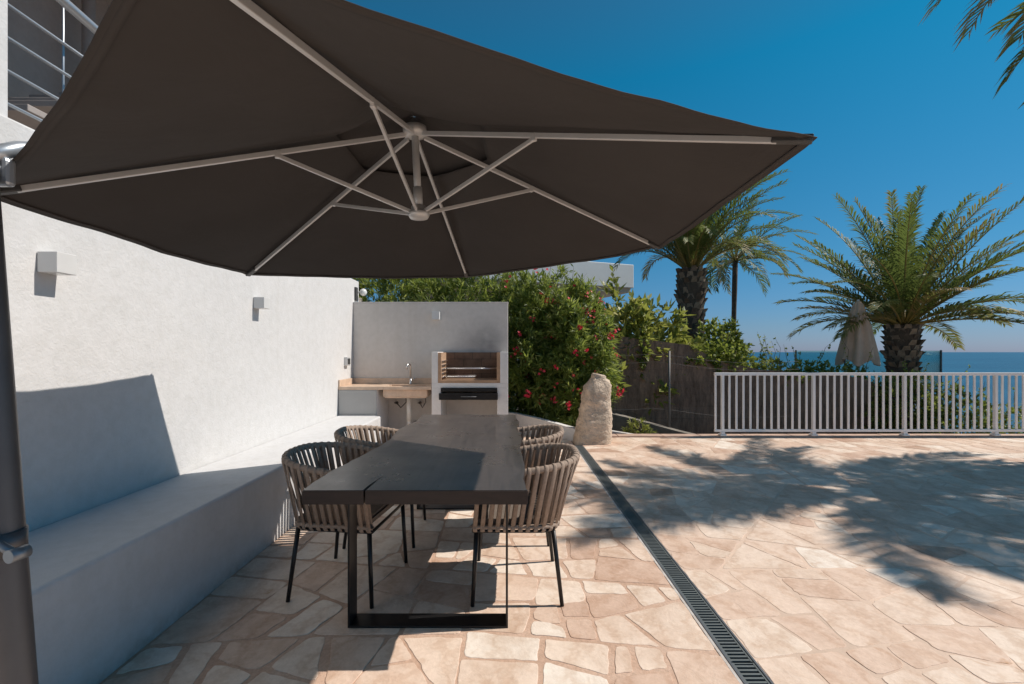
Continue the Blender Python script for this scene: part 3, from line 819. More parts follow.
for (ya, yb) in ((2.24, 2.35), (3.93, 4.04)):
    m = MB(); xa, xb = -0.79, 0.0; th = 0.011
    m.box(xa, xb, ya, yb, 0.0, th, 0.0015); m.box(xa, xb, ya, yb, 0.675, 0.6865, 0.0015)
    m.box(xa, xa + th, ya, yb, th, 0.675, 0.0015); m.box(xb - th, xb, ya, yb, th, 0.675, 0.0015)
    m.build('leg_frame', M['black_metal'], tb)

# ------------------------------------------------------------------ chairs
def make_chair(label):
    t = empty('dining_chair', (0, 0, 0), label, 'chair', 'rope armchairs around the table')
    # local: faces +Y, back at -Y
    def u_path(hw, yb, yf, rc, n):
        """U from left front round the back to right front; returns n points, with parameter"""
        segs = []
        Ls = (yf - (yb + rc)); La = PI / 2 * rc; Lb = 2 * (hw - rc)
        tot = 2 * Ls + 2 * La + Lb; out = []
        for i in range(n):
            s = tot * i / (n - 1)
            if s < Ls: p = (-hw, yf - s)
            elif s < Ls + La:
                a = (s - Ls) / rc; p = (-hw + rc - rc * math.cos(a), yb + rc - rc * math.sin(a))
            elif s < Ls + La + Lb: p = (-hw + rc + (s - Ls - La), yb)
            elif s < Ls + 2 * La + Lb:
                a = (s - Ls - La - Lb) / rc; p = (hw - rc + rc * math.sin(a), yb + rc - rc * math.cos(a))
            else: p = (hw, yb + rc + (s - Ls - 2 * La - Lb))
            out.append((p[0], p[1], abs(2 * i / (n - 1) - 1)))
        return out
    NR = 34
    rim = [Vector((p[0], p[1], 0.772 - 0.10 * p[2] ** 1.6)) for p in u_path(0.287, -0.350, 0.215, 0.235, NR * 3)]
    low = [Vector((p[0], p[1], 0.425)) for p in u_path(0.262, -0.225, 0.235, 0.10, NR * 3)]
    # rim: flat rope-wrapped tube, front ends curling down
    fr = rim[0]; bk = rim[-1]
    rp = [Vector((fr.x + 0.01, fr.y + 0.035, fr.z - 0.055)), Vector((fr.x + 0.003, fr.y + 0.028, fr.z - 0.02))] + rim + [Vector((bk.x - 0.003, bk.y + 0.028, bk.z - 0.02)), Vector((bk.x - 0.01, bk.y + 0.035, bk.z - 0.055))]
    m = MB(); m.tube(rp, 0.016, 12, flat=(0.0195, 0.0185))
    m.build('top_rail', M['rope'], t)
    # wraps on the rail where each rope loops over
    m = MB()
    for i in range(NR):
        k = int((i + 0.5) * 3)
        a = rim[k]; b = low[k]
        tg = (rim[min(k + 1, len(rim) - 1)] - rim[max(k - 1, 0)]).normalized()
        out_ = Vector((tg.y, -tg.x, 0)) * 1
        # strand over the rail: outer face, top, inner face
        d = (b - a).normalized(); side = d.cross(tg).normalized()
        r = 0.0185
        path = [b + side * 0.013, a * 0.97 + b * 0.03 + side * (r + 0.001)]
        for q in range(1, 6):
            an = PI * q / 6
            path.append(a + side * (math.cos(an) * r) - d * (math.sin(an) * r))
        path += [a * 0.97 + b * 0.03 - side * (r + 0.001), b - side * 0.013]
        # flatten: strand as ribbon with thickness
        m.tube(path, 0.01, 8, flat=(0.0125, 0.0035), up=tg, caps=True)
        # the wrap round the seat rail
        path = []
        for q in range(0, 9):
            an = PI + PI * q / 8
            path.append(b + side * (-math.cos(an) * 0.016) * 1 + Vector((0, 0, math.sin(an) * 0.026)))
        m.tube(path, 0.01, 8, flat=(0.0125, 0.0035), up=tg)
    m.build('rope_weave', M['rope'], t)
    # seat frame
    m = MB(); m.tube([low[0]] + low + [low[-1]], 0.012, 8, flat=(0.02, 0.0115)); m.build('seat_band', M['rope'], t)
    m = MB()
    fl = [Vector((p.x * 0.985, p.y * 0.985, 0.398)) for p in low]
    m.tube(fl + [fl[0]], 0.009, 8); m.build('seat_frame', M['black_metal'], t)
    m = MB()
    ring = [(p.x * 0.945, p.y * 0.945) for p in low[::2]]
    m.prism(list(ring), 0.415, 0.462, 0.012); m.build('seat', M['seat'], t)
    for sx in (-1, 1):
        m = MB(); m.tube([(sx * 0.250, 0.215, 0.395), (sx * 0.265, 0.235, 0.0)], [0.013, 0.011], 10); m.build('leg', M['black_metal'], t)
        m = MB(); m.tube([(sx * 0.235, -0.20, 0.395), (sx * 0.262, -0.245, 0.0)], [0.013, 0.011], 10); m.build('leg', M['black_metal'], t)
    return t
c0 = make_chair('taupe rope armchair at the near right of the table, beside the drain')
c0.location = (0.045, 2.70, 0); c0.rotation_euler.z = R(90)      # faces -X
spots = [(0.05, 3.46, 88, 'taupe rope armchair on the right side of the table, nearer the boulder'),
         (-0.925, 2.71, -97, 'taupe rope armchair at the near left of the table, beside the bench'),
         (-0.90, 3.42, -88, 'taupe rope armchair on the left side of the table, nearer the sink counter')]
for (x, y, a, lab) in spots:
    c = copy_tree(c0); c.location = (x, y, 0); c.rotation_euler.z = R(a); c['label'] = lab

# ------------------------------------------------------------------ umbrella
UC = Vector((-0.374, 2.157, 1.944)); UR = 1.509; PH = 3.6214
UN = Vector((-0.0467, -0.0125, 0.9988)).normalized()
UU = (Vector((1, 0, 0)) - UN * UN.x).normalized(); UV = UN.cross(UU)
def rimv(k): 
    a = PH - k * PI / 3
    return UC + UR * (math.cos(a) * UU + math.sin(a) * UV) + Vector(((0.0, 0, 0), (-0.06, 0, -0.032), (-0.02, 0, 0), (0, 0, 0), (0.018, 0, 0), (-0.04, -0.038, 0.012))[k % 6])
APX = UC + UN * 0.50 + Vector((-0.045, 0, 0))
um = empty('cantilever_umbrella', (-1.30, 1.13, 0), 'large dark taupe hexagonal cantilever umbrella with pale ribs over the table', 'umbrella')
def canopy_pt(k, s, w_, lift=0.0):
    A = rimv(k); B = rimv(k + 1)
    e = A.lerp(B, w_)
    q = 4 * w_ * (1 - w_)
    e = e + (UC - e) * (0.014 * q)                      # scalloped hem
    p = APX.lerp(e, s)
    sag = -0.035 * q * s * (1 - 0.35 * s)
    wr = (0.009 * noise.noise(Vector((p.x * 2.3, p.y * 2.3, k))) + 0.005 * noise.noise(Vector((s * 3, w_ * 9, k * 7)))) * s
    # small puckers beside the ribs
    pk = 0.008 * math.exp(-q * 7) * math.sin(s * 34 + k + 3 * noise.noise(Vector((s * 3, k, 0)))) * s * (0.4 + noise.noise(Vector((s * 4, k * 3.1, 5))))
    return p + UN * (sag + wr + pk + lift)
def canopy_mesh(s0, s1, ns, nw, lift, th=0.002):
    m = MB(); ring = 6 * nw
    vs = []; 
    for layer in (0, th):
        for j in range(ns + 1):
            s = s0 + (s1 - s0) * j / ns
            for k in range(6):
                for i in range(nw): vs.append(canopy_pt(k, s, i / nw, lift + layer))
    def idx(l, j, i): return l * (ns + 1) * ring + j * ring + (i % ring)
    fs = []
    for j in range(ns):
        for i in range(ring):
            fs.append((idx(0, j, i), idx(0, j, i + 1), idx(0, j + 1, i + 1), idx(0, j + 1, i)))
            fs.append((idx(1, j, i), idx(1, j + 1, i), idx(1, j + 1, i + 1), idx(1, j, i + 1)))
    for i in range(ring):
        fs.append((idx(0, ns, i), idx(0, ns, i + 1), idx(1, ns, i + 1), idx(1, ns, i)))
        fs.append((idx(0, 0, i + 1), idx(0, 0, i), idx(1, 0, i), idx(1, 0, i + 1)))
    m.add(vs, fs, True); return m
cp = canopy_mesh(0.24, 1.0, 44, 28, 0.0).build('canopy', M['canopy'], um)
canopy_mesh(0.005, 0.33, 8, 16, 0.030).build('vent', M['canopy'], cp)
# hem seam
m = MB()
for k in range(6):
    m.tube([canopy_pt(k, 0.985, i / 24, -0.001) for i in range(25)], 0.004, 6, flat=(0.003, 0.009), up=UN)
m.build('hem', M['canopy'], cp)
HB = UC + UN * 0.075 + Vector((-0.045, 0, 0))     # lower hub
HT = UC + UN * 0.465 + Vector((-0.045, 0, 0))
for k in range(6):
    A = rimv(k); dirv = (A - HT)
    a = HT.lerp(A, 0.03) - UN * 0.014; b = HT.lerp(A, 0.935) - UN * 0.010
    m = MB(); m.bar(a, b, 0.014, 0.020, UN, 0.002)
    rb = m.build('rib', M['alu'], um)
    m = MB(); e1 = HT.lerp(A, 0.925) - UN * 0.008; e2 = HT.lerp(A, 0.993) - UN * 0.004; m.bar(e1, e2, 0.030, 0.024, UN, 0.004); m.build('end_cap', M['dark_plastic'], rb)
    # strut from lower hub to the rib
    if k == 2: fr_ = 0.0
    fr_ = {0: 0.40, 1: 0.42, 2: 0.40, 3: 0.42, 4: 0.40, 5: 0.40}[k]
    j = HT.lerp(A, 0.40) - UN * 0.026
    ra = (A - UC); ra.normalize()
    if k != 2:
        m = MB(); m.bar(HB + ra * 0.03, j, 0.012, 0.017, UN, 0.002)
        m.build('strut', M['alu'], um)
        m = MB(); m.bar(j - UN * 0.010, j + UN * 0.022, 0.018, 0.024, ra, 0.003); m.build('bracket', M['alu'], um)
rot = Matrix((UU, UV, UN)).transposed().to_4x4()
m = MB(); m.lathe((0, 0, 0), [(0.012, -0.030), (0.042, -0.026), (0.050, -0.012), (0.050, 0.0), (0.034, 0.006), (0.034, 0.03), (0.024, 0.034)], 28, Matrix.Translation(HB) @ rot); m.build('lower_hub', M['alu'], um)
m = MB(); m.lathe((0, 0, 0), [(0.03, -0.03), (0.055, -0.024), (0.055, 0.012), (0.03, 0.016)], 28, Matrix.Translation(HT) @ rot); m.build('upper_hub', M['alu'], um)
m = MB(); m.tube([HB, HT], 0.017, 14); m.tube([HB + UN * 0.02, HB + UN * 0.12], 0.021, 14); m.build('centre_post', M['alu'], um)
# pole
def polept(z): return Vector((-1.243 - 0.078 * (z - 0.5), 1.15, z))
m = MB(); m.tube([polept(0.05 + 2.25 * i / 16) for i in range(17)], 0.038, 22, flat=(0.042, 0.038), up=(0, 1, 0)); m.build('pole', M['pole'], um)
# crank collar and handle on pole
pc = polept(0.88)
m = MB(); m.tube([pc + Vector((0, 0, -0.03)), pc + Vector((0, 0, 0.03))], 0.0425, 20); m.box(pc.x - 0.02, pc.x + 0.03, 1.085, 1.115, 0.855, 0.91, 0.006); col_ = m.build('crank_collar', M['pole'], um)
m = MB(); m.tube([pc + Vector((-0.02, -0.05, 0.035)), pc + Vector((0.05, -0.055, 0.015)), pc + Vector((0.088, -0.055, -0.006))], 0.010, 10)
m.tube([pc + Vector((0.084, -0.068, -0.008)), pc + Vector((0.090, -0.030, -0.008))], 0.016, 14)
m.build('crank_handle', M['crank'], col_)
# arm bracket
pt = polept(1.86)
m = MB(); m.box(pt.x - 0.055, pt.x + 0.03, 1.075, 1.105, 1.80, 1.875, 0.01); m.box(pt.x - 0.055, pt.x + 0.03, 1.195, 1.225, 1.80, 1.875, 0.01)
m.tube([(pt.x + 0.0, 1.07, 1.845), (pt.x + 0.0, 1.23, 1.845)], 0.012, 10)
m.build('arm_bracket', M['rail_metal'], um)
m = MB(); m.tube([polept(1.85), (-1.335, 1.24, 1.915), (-1.335, 1.36, 1.965), (-1.28, 1.46, 2.05), (-0.80, 1.85, 2.36), (-0.56, 2.08, 2.515), (-0.46, 2.13, 2.53), HT + UN * 0.065], 0.019, 14); m.build('arm', M['rail_metal'], um)
# cross base with weight slabs
m = MB(); m.box(-1.72, -0.72, 1.11, 1.19, 0.006, 0.05, 0.004); m.box(-1.26, -1.18, 0.62, 1.68, 0.051, 0.09, 0.004); m.build('cross_base', M['pole'], um)
m = MB(); m.tube([polept(0.06), polept(0.3)], 0.05, 20); m.build('sleeve', M['pole'], um)

# ------------------------------------------------------------------ foliage
def leafquad(m, p, d, nrm, L, W, droop=0.0, cup=0.0):
    d = d.normalized(); s = d.cross(nrm)
    if s.length < 1e-4: s = d.orthogonal()
    s.normalize(); mid = p + d * L * 0.5 + Vector((0, 0, -droop * L * 0.25)); tip = p + d * L + Vector((0, 0, -droop * L))
    m.add([p, mid + s * W / 2, tip, mid - s * W / 2], [(0, 1, 2, 3)] if cup == 0 else [(0, 1, 2), (0, 2, 3)])
def rdir():
    while True:
        v = Vector((random.uniform(-1, 1), random.uniform(-1, 1), random.uniform(-1, 1)))
        if 0.05 < v.length < 1: return v.normalized()
def shrub(name, c, r, tips, label, cat, mat, group=None, leaflen=0.12, leafw=0.02, per=12, flowers=0, fmat=None, zmin=-0.1, up=0.5, lump=0.25, shoots=0, seed=0, fsz=0.035, box=True):
    random.seed(seed + 100)
    c = Vector(c); r = Vector(r)
    root = empty(name, (c.x, c.y, max(zmin, c.z - r.z)), label, cat, group)
    m = MB(); fl = MB(); stems = MB()
    def surf(d, k):
        q = 1 + lump * noise.noise(d * 2.3 + Vector((seed * 3.7, 1, 0))) * 2 + lump * 0.5 * noise.noise(d * 6 + Vector((seed, 4, 2)))
        e = 2.6 if box else 2.0
        sc = (abs(d.x) ** e + abs(d.y) ** e + abs(d.z) ** e) ** (-1 / e)
        return Vector((d.x * r.x, d.y * r.y, d.z * r.z)) * (sc * q * k)
    for i in range(tips):
        d = rdir()
        k = random.random() ** 0.33
        if random.random() < 0.55: k = random.uniform(0.86, 1.04)
        p = c + surf(d, k)
        if p.z < zmin: continue
        ax = (d * 0.7 + Vector((0, 0, up)) + rdir() * 0.5).normalized()
        base = random.gauss(0.45, 0.2)
        n = int(per * random.uniform(0.7, 1.3))
        o1 = ax.orthogonal().normalized(); o2 = ax.cross(o1)
        for j in range(n):
            a = j * 2.4 + random.random(); tz = random.uniform(0.15, 1.0)
            dd = (ax * (1.35 - tz) + (o1 * math.cos(a) + o2 * math.sin(a)) * tz).normalized()
            pp = p + ax * leaflen * random.uniform(-0.7, 0.25)
            m.tint = min(1, max(0, base + random.gauss(0, 0.14)))
            leafquad(m, pp, dd, ax + rdir() * 0.4, leaflen * random.choice((0.55, 0.8, 1.0, 1.25)) * random.uniform(0.85, 1.15), leafw * random.uniform(0.7, 1.3), random.uniform(0, 0.25), 1)
    for i in range(shoots):
        d = rdir(); d.z = abs(d.z) + 0.4; d.normalize()
        p = c + surf(d, 0.95); L = random.uniform(0.3, 0.75); ln = (Vector((0, 0, 1)) + rdir() * 0.45).normalized()
        pts = [p + ln * L * t + Vector((0.12 * L * t * t * (1 if random.random() > .3 else -1), 0, 0)) for t in (0, .33, .66, 1)]
        stems.tube(pts, [0.006, 0.005, 0.004, 0.002], 5)
        for q in range(16):
            t = random.random(); pp = pts[0].lerp(pts[-1], t); m.tint = random.random()
            leafquad(m, pp, (rdir() + ln * 0.7), rdir(), leaflen * 0.7, leafw, 0.1, 1)
    for i in range(8):
        d = rdir(); d.z = abs(d.z); q = c + surf(d, 0.85)
        b = Vector((c.x + random.uniform(-.2, .2) * r.x, c.y + random.uniform(-.2, .2) * r.y, max(zmin, c.z - r.z)))
        stems.tube([b, b.lerp(q, 0.5) + rdir() * 0.05, q], [0.018, 0.012, 0.005], 6)
    m.build('leaves', mat, root); stems.build('stems', M['stem'], root)
    if flowers:
        i = 0
        while i < flowers:
            d = rdir()
            if d.y > 0.35: continue
            p0 = c + surf(d, 1.04)
            if p0.z < zmin + 0.5: continue
            i += 1
            for b_ in range(random.choice((1, 2, 3, 3, 5, 9))):
                p = p0 + rdir() * random.uniform(0.0, 0.08); ax = (d + rdir() * 0.7 + Vector((0, -0.3, 0.2))).normalized()
                o1 = ax.orthogonal().normalized(); o2 = ax.cross(o1)
                for j in range(5):
                    a = 2 * PI * j / 5 + i
                    dd = (o1 * math.cos(a) + o2 * math.sin(a)) + ax * 0.35
                    fl.tint = random.random(); leafquad(fl, p, dd, ax, fsz * random.uniform(0.8, 1.2), fsz * 0.85, 0, 1)
        o = fl.build('blossoms', fmat, root); o['kind'] = 'stuff'
    return root

G = 'oleander bushes behind the barbecue wall'
shrub('oleander_bush', (-2.3, 8.7, 1.50), (1.0, 0.8, 1.60), 2000, 'oleander bush seen just beyond the end of the stucco wall', 'bush', M['oleander'], G, 0.15, 0.027, 12, 12, M['flower'], seed=1, zmin=0.0)
shrub('oleander_bush', (-0.85, 8.6, 1.50), (1.0, 0.8, 1.55), 2000, 'green oleander bush rising behind the wall lamp above the sink', 'bush', M['oleander'], G, 0.15, 0.027, 12, 10, M['flower'], seed=2, zmin=0.0)
shrub('oleander_bush', (0.35, 8.35, 1.30), (0.85, 0.75, 1.35), 2200, 'tall green oleander bush beside the right edge of the barbecue', 'bush', M['oleander'], G, 0.15, 0.027, 13, 36, M['flower'], seed=3, zmin=0.0, shoots=8, fsz=0.030)
shrub('oleander_bush', (1.12, 8.20, 1.28), (0.66, 0.72, 1.22), 2400, 'oleander bush with the most red blossoms, behind the boulder', 'bush', M['oleander'], G, 0.15, 0.027, 13, 110, M['flower'], seed=4, zmin=-0.1, shoots=10, fsz=0.030)

G = 'garden shrubs above the dark wall'
shrub('leafy_shrub', (2.75, 9.95, 1.30), (0.85, 0.6, 1.15), 520, 'yellow green shrub above the dark wall, left of the thick palm trunk', 'shrub', M['yellowish'], G, 0.26, 0.085, 9, seed=5, zmin=-0.4, lump=0.35, shoots=4)
shrub('leafy_shrub', (3.65, 10.1, 0.80), (0.65, 0.4, 0.70), 330, 'yellow green shrub at the foot of the thick palm trunk', 'shrub', M['yellowish'], G, 0.22, 0.07, 9, seed=6, zmin=-0.4, lump=0.35, shoots=3)
shrub('leafy_shrub', (4.75, 10.3, 1.10), (0.52, 0.5, 0.80), 800, 'mid green rounded bush beside the slim palm trunk', 'shrub', M['bush'], G, 0.12, 0.05, 10, seed=7, zmin=-0.4, lump=0.3, shoots=4)
shrub('leafy_shrub', (5.65, 9.85, 0.66), (0.85, 0.45, 0.48), 750, 'low straggly shrub with tall shoots above the left end of the white railing', 'shrub', M['bush'], G, 0.08, 0.04, 10, seed=8, zmin=-0.4, lump=0.35, shoots=16)
shrub('leafy_shrub', (6.9, 9.85, 0.56), (0.95, 0.4, 0.48), 750, 'low green shrub below the closed beige parasol', 'shrub', M['bush'], G, 0.08, 0.04, 10, seed=9, zmin=-0.4, lump=0.25, shoots=3)
shrub('trailing_vine', (4.35, 9.35, 1.22), (0.62, 0.16, 0.24), 190, 'green vine trailing over the top of the dark wall', 'vine', M['bush'], None, 0.09, 0.05, 10, seed=11, zmin=-0.3, lump=0.4, shoots=3)
shrub('trailing_vine', (2.75, 9.25, 1.38), (0.09, 0.08, 0.40), 50, 'narrow vine hanging down the dark wall beneath the yellow green shrub', 'vine', M['bush'], None, 0.08, 0.045, 8, seed=12, zmin=-0.3, lump=0.4)
shrub('flowering_shrub', (7.9, 9.0, 0.25), (0.65, 0.4, 0.66), 800, 'shrub with small white flowers behind the railing below the palm', 'shrub', M['bush'], 'flowering shrubs behind the railing', 0.08, 0.035, 10, 14, M['white_flower'], seed=13, zmin=-1.6, shoots=3, fsz=0.02)
shrub('flowering_shrub', (8.7, 8.9, -0.20), (0.75, 0.4, 0.80), 800, 'middle flowering shrub of the row sloping down behind the railing', 'shrub', M['bush'], 'flowering shrubs behind the railing', 0.08, 0.035, 10, 12, M['white_flower'], seed=14, zmin=-1.8, shoots=3, fsz=0.02)
shrub('flowering_shrub', (9.8, 8.9, -0.50), (0.85, 0.4, 0.72), 700, 'lowest green shrub behind the right end of the railing, sea beyond it', 'shrub', M['bush'], 'flowering shrubs behind the railing', 0.08, 0.035, 10, 5, M['white_flower'], seed=15, zmin=-2.0, shoots=3, fsz=0.02)
shrub('weed_tuft', (2.4, 8.35, -0.12), (0.20, 0.12, 0.22), 60, 'small yellowish weed tuft growing by the wall footing', 'plant', M['yellowish'], None, 0.10, 0.02, 8, seed=16, zmin=-0.45, lump=0.3)

# palms
def palm(name, base, top, tr, crown_n, flen, label, cat='palm', extra=(), llen=0.42, wind=(0, 0), boots=True, emin=-25, emax=85, droop=1.0, seed=0, dens=46, group=None, lw=0.028, azs=None, split=0.0):
    random.seed(200 + seed)
    base = Vector(base); top = Vector(top)
    root = empty(name, base, label, cat, group)
    m = MB(); H = (top - base).length
    n = 18; pts = []; rs = []
    for i in range(n + 1):
        t = i / n; p = base.lerp(top, t) + Vector((0.04 * math.sin(t * 3 + seed), 0, 0)) * H * 0.1
        pts.append(p); rs.append(tr * (1.12 - 0.15 * t + (0.12 if t > 0.85 else 0)))
    m.tint = 0.25; m.tube(pts, rs, 16)
    if boots:
        rows = int(H / (tr * 0.42)); per = 11
        for j in range(rows):
            t = (j + 0.5) / rows; p = pts[0].lerp(pts[-1], t) if False else pts[min(n, int(t * n))].lerp(pts[min(n, int(t * n) + 1)], t * n - int(t * n))
            r = tr * (1.12 - 0.15 * t + (0.14 if t > 0.85 else 0))
            for k in range(per):
                a = 2 * PI * (k + 0.5 * (j % 2)) / per + random.gauss(0, 0.05)
                o = Vector((math.cos(a), math.sin(a), 0)); s_ = Vector((-math.sin(a), math.cos(a), 0)); q = p + o * r * 0.88
                w_ = tr * 0.30 * random.uniform(0.8, 1.1); h_ = tr * 0.55 * random.uniform(0.8, 1.3); out_ = tr * random.choice((0.12, 0.2, 0.28, 0.42)) * random.uniform(0.8, 1.2)
                m.tint = random.uniform(0.2, 1.0)
                v = [q - s_ * w_ - Vector((0, 0, h_ * .5)), q + s_ * w_ - Vector((0, 0, h_ * .5)), q + s_ * w_ * .6 + o * out_ + Vector((0, 0, h_ * .5)), q - s_ * w_ * .6 + o * out_ + Vector((0, 0, h_ * .5)),
                     q + s_ * w_ * .4 + Vector((0, 0, h_ * .45)), q - s_ * w_ * .4 + Vector((0, 0, h_ * .45))]
                m.add(v, [(0, 1, 2, 3), (3, 2, 4, 5), (1, 4, 2), (0, 3, 5)])
    m.build('trunk', M['trunk'], root)
    lf = MB(); ra = MB()
    for i in range(crown_n + len(extra)):
        fr = min(1, i / crown_n)
        az = i * 2.39996 + random.gauss(0, 0.12) if azs is None else azs[i % len(azs)] + random.gauss(0, 0.1)
        el = R(emax + (emin - emax) * fr ** 0.8 + random.gauss(0, 8))
        L = flen * random.uniform(0.82, 1.08) * (0.78 + 0.3 * math.sin(PI * min(1, fr + 0.15)))
        if seed == 4 and math.sin(az) < -0.45: L *= 0.72
        ex = extra[i - crown_n] if i >= crown_n else None
        if ex: az, el, L = ex[0], R(ex[1]), ex[2]
        K = 22; p = top + Vector((math.cos(az), math.sin(az), 0)) * tr * 0.35 * (0.4 + fr); pp = [p.copy()]; dirs = []
        dr_ = droop * random.uniform(0.6, 1.35) * (0.55 + 0.6 * fr)
        tw = random.gauss(0, 0.25)
        if ex: dr_ = ex[3]; tw = 0
        for q in range(K):
            s = q / K; e = el - dr_ * 1.25 * s ** 1.6; a2 = az + tw * s
            d = Vector((math.cos(a2) * math.cos(e), math.sin(a2) * math.cos(e), math.sin(e)))
            d = (d + Vector((wind[0], wind[1], 0)) * s).normalized()
            p = p + d * (L / K); pp.append(p.copy()); dirs.append(d)
        dirs.append(dirs[-1])
        ra.tint = random.random()
        ra.tube(pp, [0.022 * flen / 2.6 * (1 - 0.85 * q / K) for q in range(K + 1)], 5)
        base_t = min(0.85, max(0, random.gauss(0.4, 0.15) + (0.35 if fr > 0.88 else 0)))
        for q in range(dens):
            s = 0.13 + 0.87 * (q + random.random() * .6) / dens; x = s * K; i0 = min(K - 1, int(x)); P = pp[i0].lerp(pp[i0 + 1], x - i0); d = dirs[i0]
            side = d.cross(Vector((0, 0, 1)))
            if side.length < 0.1: side = Vector((-math.sin(az), math.cos(az), 0))
            side.normalize(); upv = side.cross(d).normalized()
            prof = (min(1, (s - 0.08) / 0.22)) * (1 - 0.62 * max(0, (s - 0.45) / 0.55) ** 1.3)
            ll = llen * prof
            for sg in (-1, 1):
                fw = 0.55 + 0.9 * s
                dd = (side * sg * random.uniform(0.8, 1.0) + d * fw + upv * random.uniform(0.1, 0.65) + rdir() * 0.12).normalized()
                l_ = ll * random.uniform(0.8, 1.1); t = min(1, max(0, base_t + random.gauss(0, 0.1) + 0.18 * s + (0.25 if random.random() < split else 0)))
                lf.tint = t
                nn = dd.cross(d).normalized() if dd.cross(d).length > .01 else upv
                sd = dd.cross(nn).normalized() * lw / 2
                mid = P + dd * l_ * 0.5; tip = P + (dd * l_ + Vector((0, 0, -0.28 * l_)))
                lf.add([P - sd * .5, P + sd * .5, mid + sd, mid - sd], [(0, 1, 2, 3)])
                lf.tint = min(1, t + 0.12)
                lf.add([mid - sd, mid + sd, tip], [(0, 1, 2)])
    cr = lf.build('crown', M['frond'], root)
    ra.build('leaf_stalks', M['rachis'], cr)
    return root
palm('palm_tree', (9.15, 10.55, gz(9.15, 10.55) - 0.1), (9.15, 10.55, 1.98), 0.29, 70, 3.0, 'broad bushy palm behind the railing, beside the closed beige parasol', seed=1, wind=(0.06, 0), emin=16, emax=88, droop=0.58, llen=0.50, dens=60, lw=0.029)
palm('palm_tree', (5.05, 12.5, gz(5.05, 12.5)), (5.05, 12.5, 3.62), 0.33, 64, 3.0, 'tall palm with a thick scaly trunk rising behind the dark wall', seed=2, wind=(0.14, 0), emin=42, emax=88, droop=1.15, llen=0.48, dens=50)
palm('palm_tree', (8.35, 17.0, gz(8.35, 17)), (8.50, 17.0, 4.75), 0.085, 34, 2.6, 'distant palm with a slender bare trunk, right of the thick-trunked palm', seed=3, wind=(0.3, 0), boots=False, emin=-5, emax=75, droop=1.2, llen=0.45, dens=34, lw=0.035)
palm('palm_tree', (8.7, 6.1, -0.1), (8.75, 4.9, 5.95), 0.22, 36, 2.8, 'tall palm at the right whose drooping frond tips hang into the top corner', seed=4, wind=(0, 0), emin=-35, emax=60, droop=1.2, llen=0.60, dens=64, split=0.25, extra=((PI + 0.05, 20, 4.35, 1.15), (PI - 0.03, 12, 4.05, 1.12), (PI + 0.12, 14, 3.85, 1.2), (PI - 0.10, 22, 4.1, 1.2), (PI + 0.02, 4, 3.7, 1.0), (PI + 0.2, 8, 3.7, 1.1)), lw=0.035)

# ------------------------------------------------------------------ far things
t = empty('closed_parasol', (7.62, 9.9, 0), 'closed beige parasol tied up beside the broad palm', 'parasol')
m = MB(); PX, PY = 7.62, 9.9
m.tube([(PX, PY, gz(PX, PY)), (PX, PY, 2.5)], 0.024, 10); m.build('pole', M['white_metal'], t)
m = MB(); n = 48; vs = []; prof = [(0.03, 2.72), (0.10, 2.62), (0.15, 2.4), (0.21, 2.1), (0.26, 1.8), (0.32, 1.45), (0.365, 1.18), (0.38, 1.08)]
for j, (r, z) in enumerate(prof):
    for k in range(n):
        a = 2 * PI * k / n; f = 1 + 0.22 * math.sin(a * 8 + 0.5 * j * .3) * min(1, j / 3) + 0.07 * math.sin(a * 3 + 1)
        zz = z + (0.09 * math.sin(a * 4 + 1) if j == len(prof) - 1 else 0)
        vs.append((PX + 0.88 * r * f * math.cos(a), PY + 0.88 * r * f * math.sin(a), CH + (zz - CH) * 0.82))
m.add(vs, [(j * n + k, j * n + (k + 1) % n, (j + 1) * n + (k + 1) % n, (j + 1) * n + k) for j in range(len(prof) - 1) for k in range(n)], True)
m.build('folded_canopy', M['parasol_cloth'], t)

t = empty('glass_balustrade', (10.5, 14.2, 0), 'clear greenish glass balustrade panels overlooking the sea behind the palm', 'balustrade')
for (xa, xb) in ((9.0, 10.5), (10.53, 12.0), (12.03, 13.5)):
    m = MB(); m.box(xa, xb, 14.2, 14.212, 0.2, 1.40, 0.002); m.build('pane', M['glass'], t)
for x in (8.97, 10.5, 12.0, 13.5):
    m = MB(); m.box(x, x + 0.03, 14.18, 14.23, gz(x, 14.2) - 0.1, 1.42, 0.003); m.build('post', M['post'], t)

hb = empty('white_villa', (2.8, 17, 0), 'pale modern villa with a flat parapet above the oleander bushes', 'house')
RV = Matrix.Translation((4.7, 17, 0)) @ Matrix.Rotation(R(20), 4, 'Z') @ Matrix.Translation((-4.7, -17, 0))
m = MB(); m.box(-3.0, 4.70, 17.0, 24.0, 3.75, 4.62, 0.02, RV); m.build('parapet', M['bldg'], hb)
m = MB(); m.prism([(-3.0, 17.15), (4.66, 17.15), (4.66, 23.9), (-3.0, 23.9)], 3.60, 3.748, 0, RV); m.build('slab', M['bldg_cream'], hb)
m = MB(); m.box(-3.0, 3.4, 19.5, 23.8, -1.0, 3.598, 0, RV); m.build('wall', M['bldg_cream'], hb)
m = MB(); m.box(0.8, 2.8, 19.47, 19.498, 1.2, 3.3, 0.01, RV); m.build('window', M['bldg_glass'], hb)
m = MB(); m.box(-1.8, 0.4, 19.47, 19.498, 1.2, 3.3, 0.01, RV); m.build('window', M['bldg_glass'], hb)
m = MB(); m.box(0.3, 2.2, 18.2, 20.5, 4.622, 4.95, 0.02, RV); m.build('roof_box', M['bldg_cream'], hb)
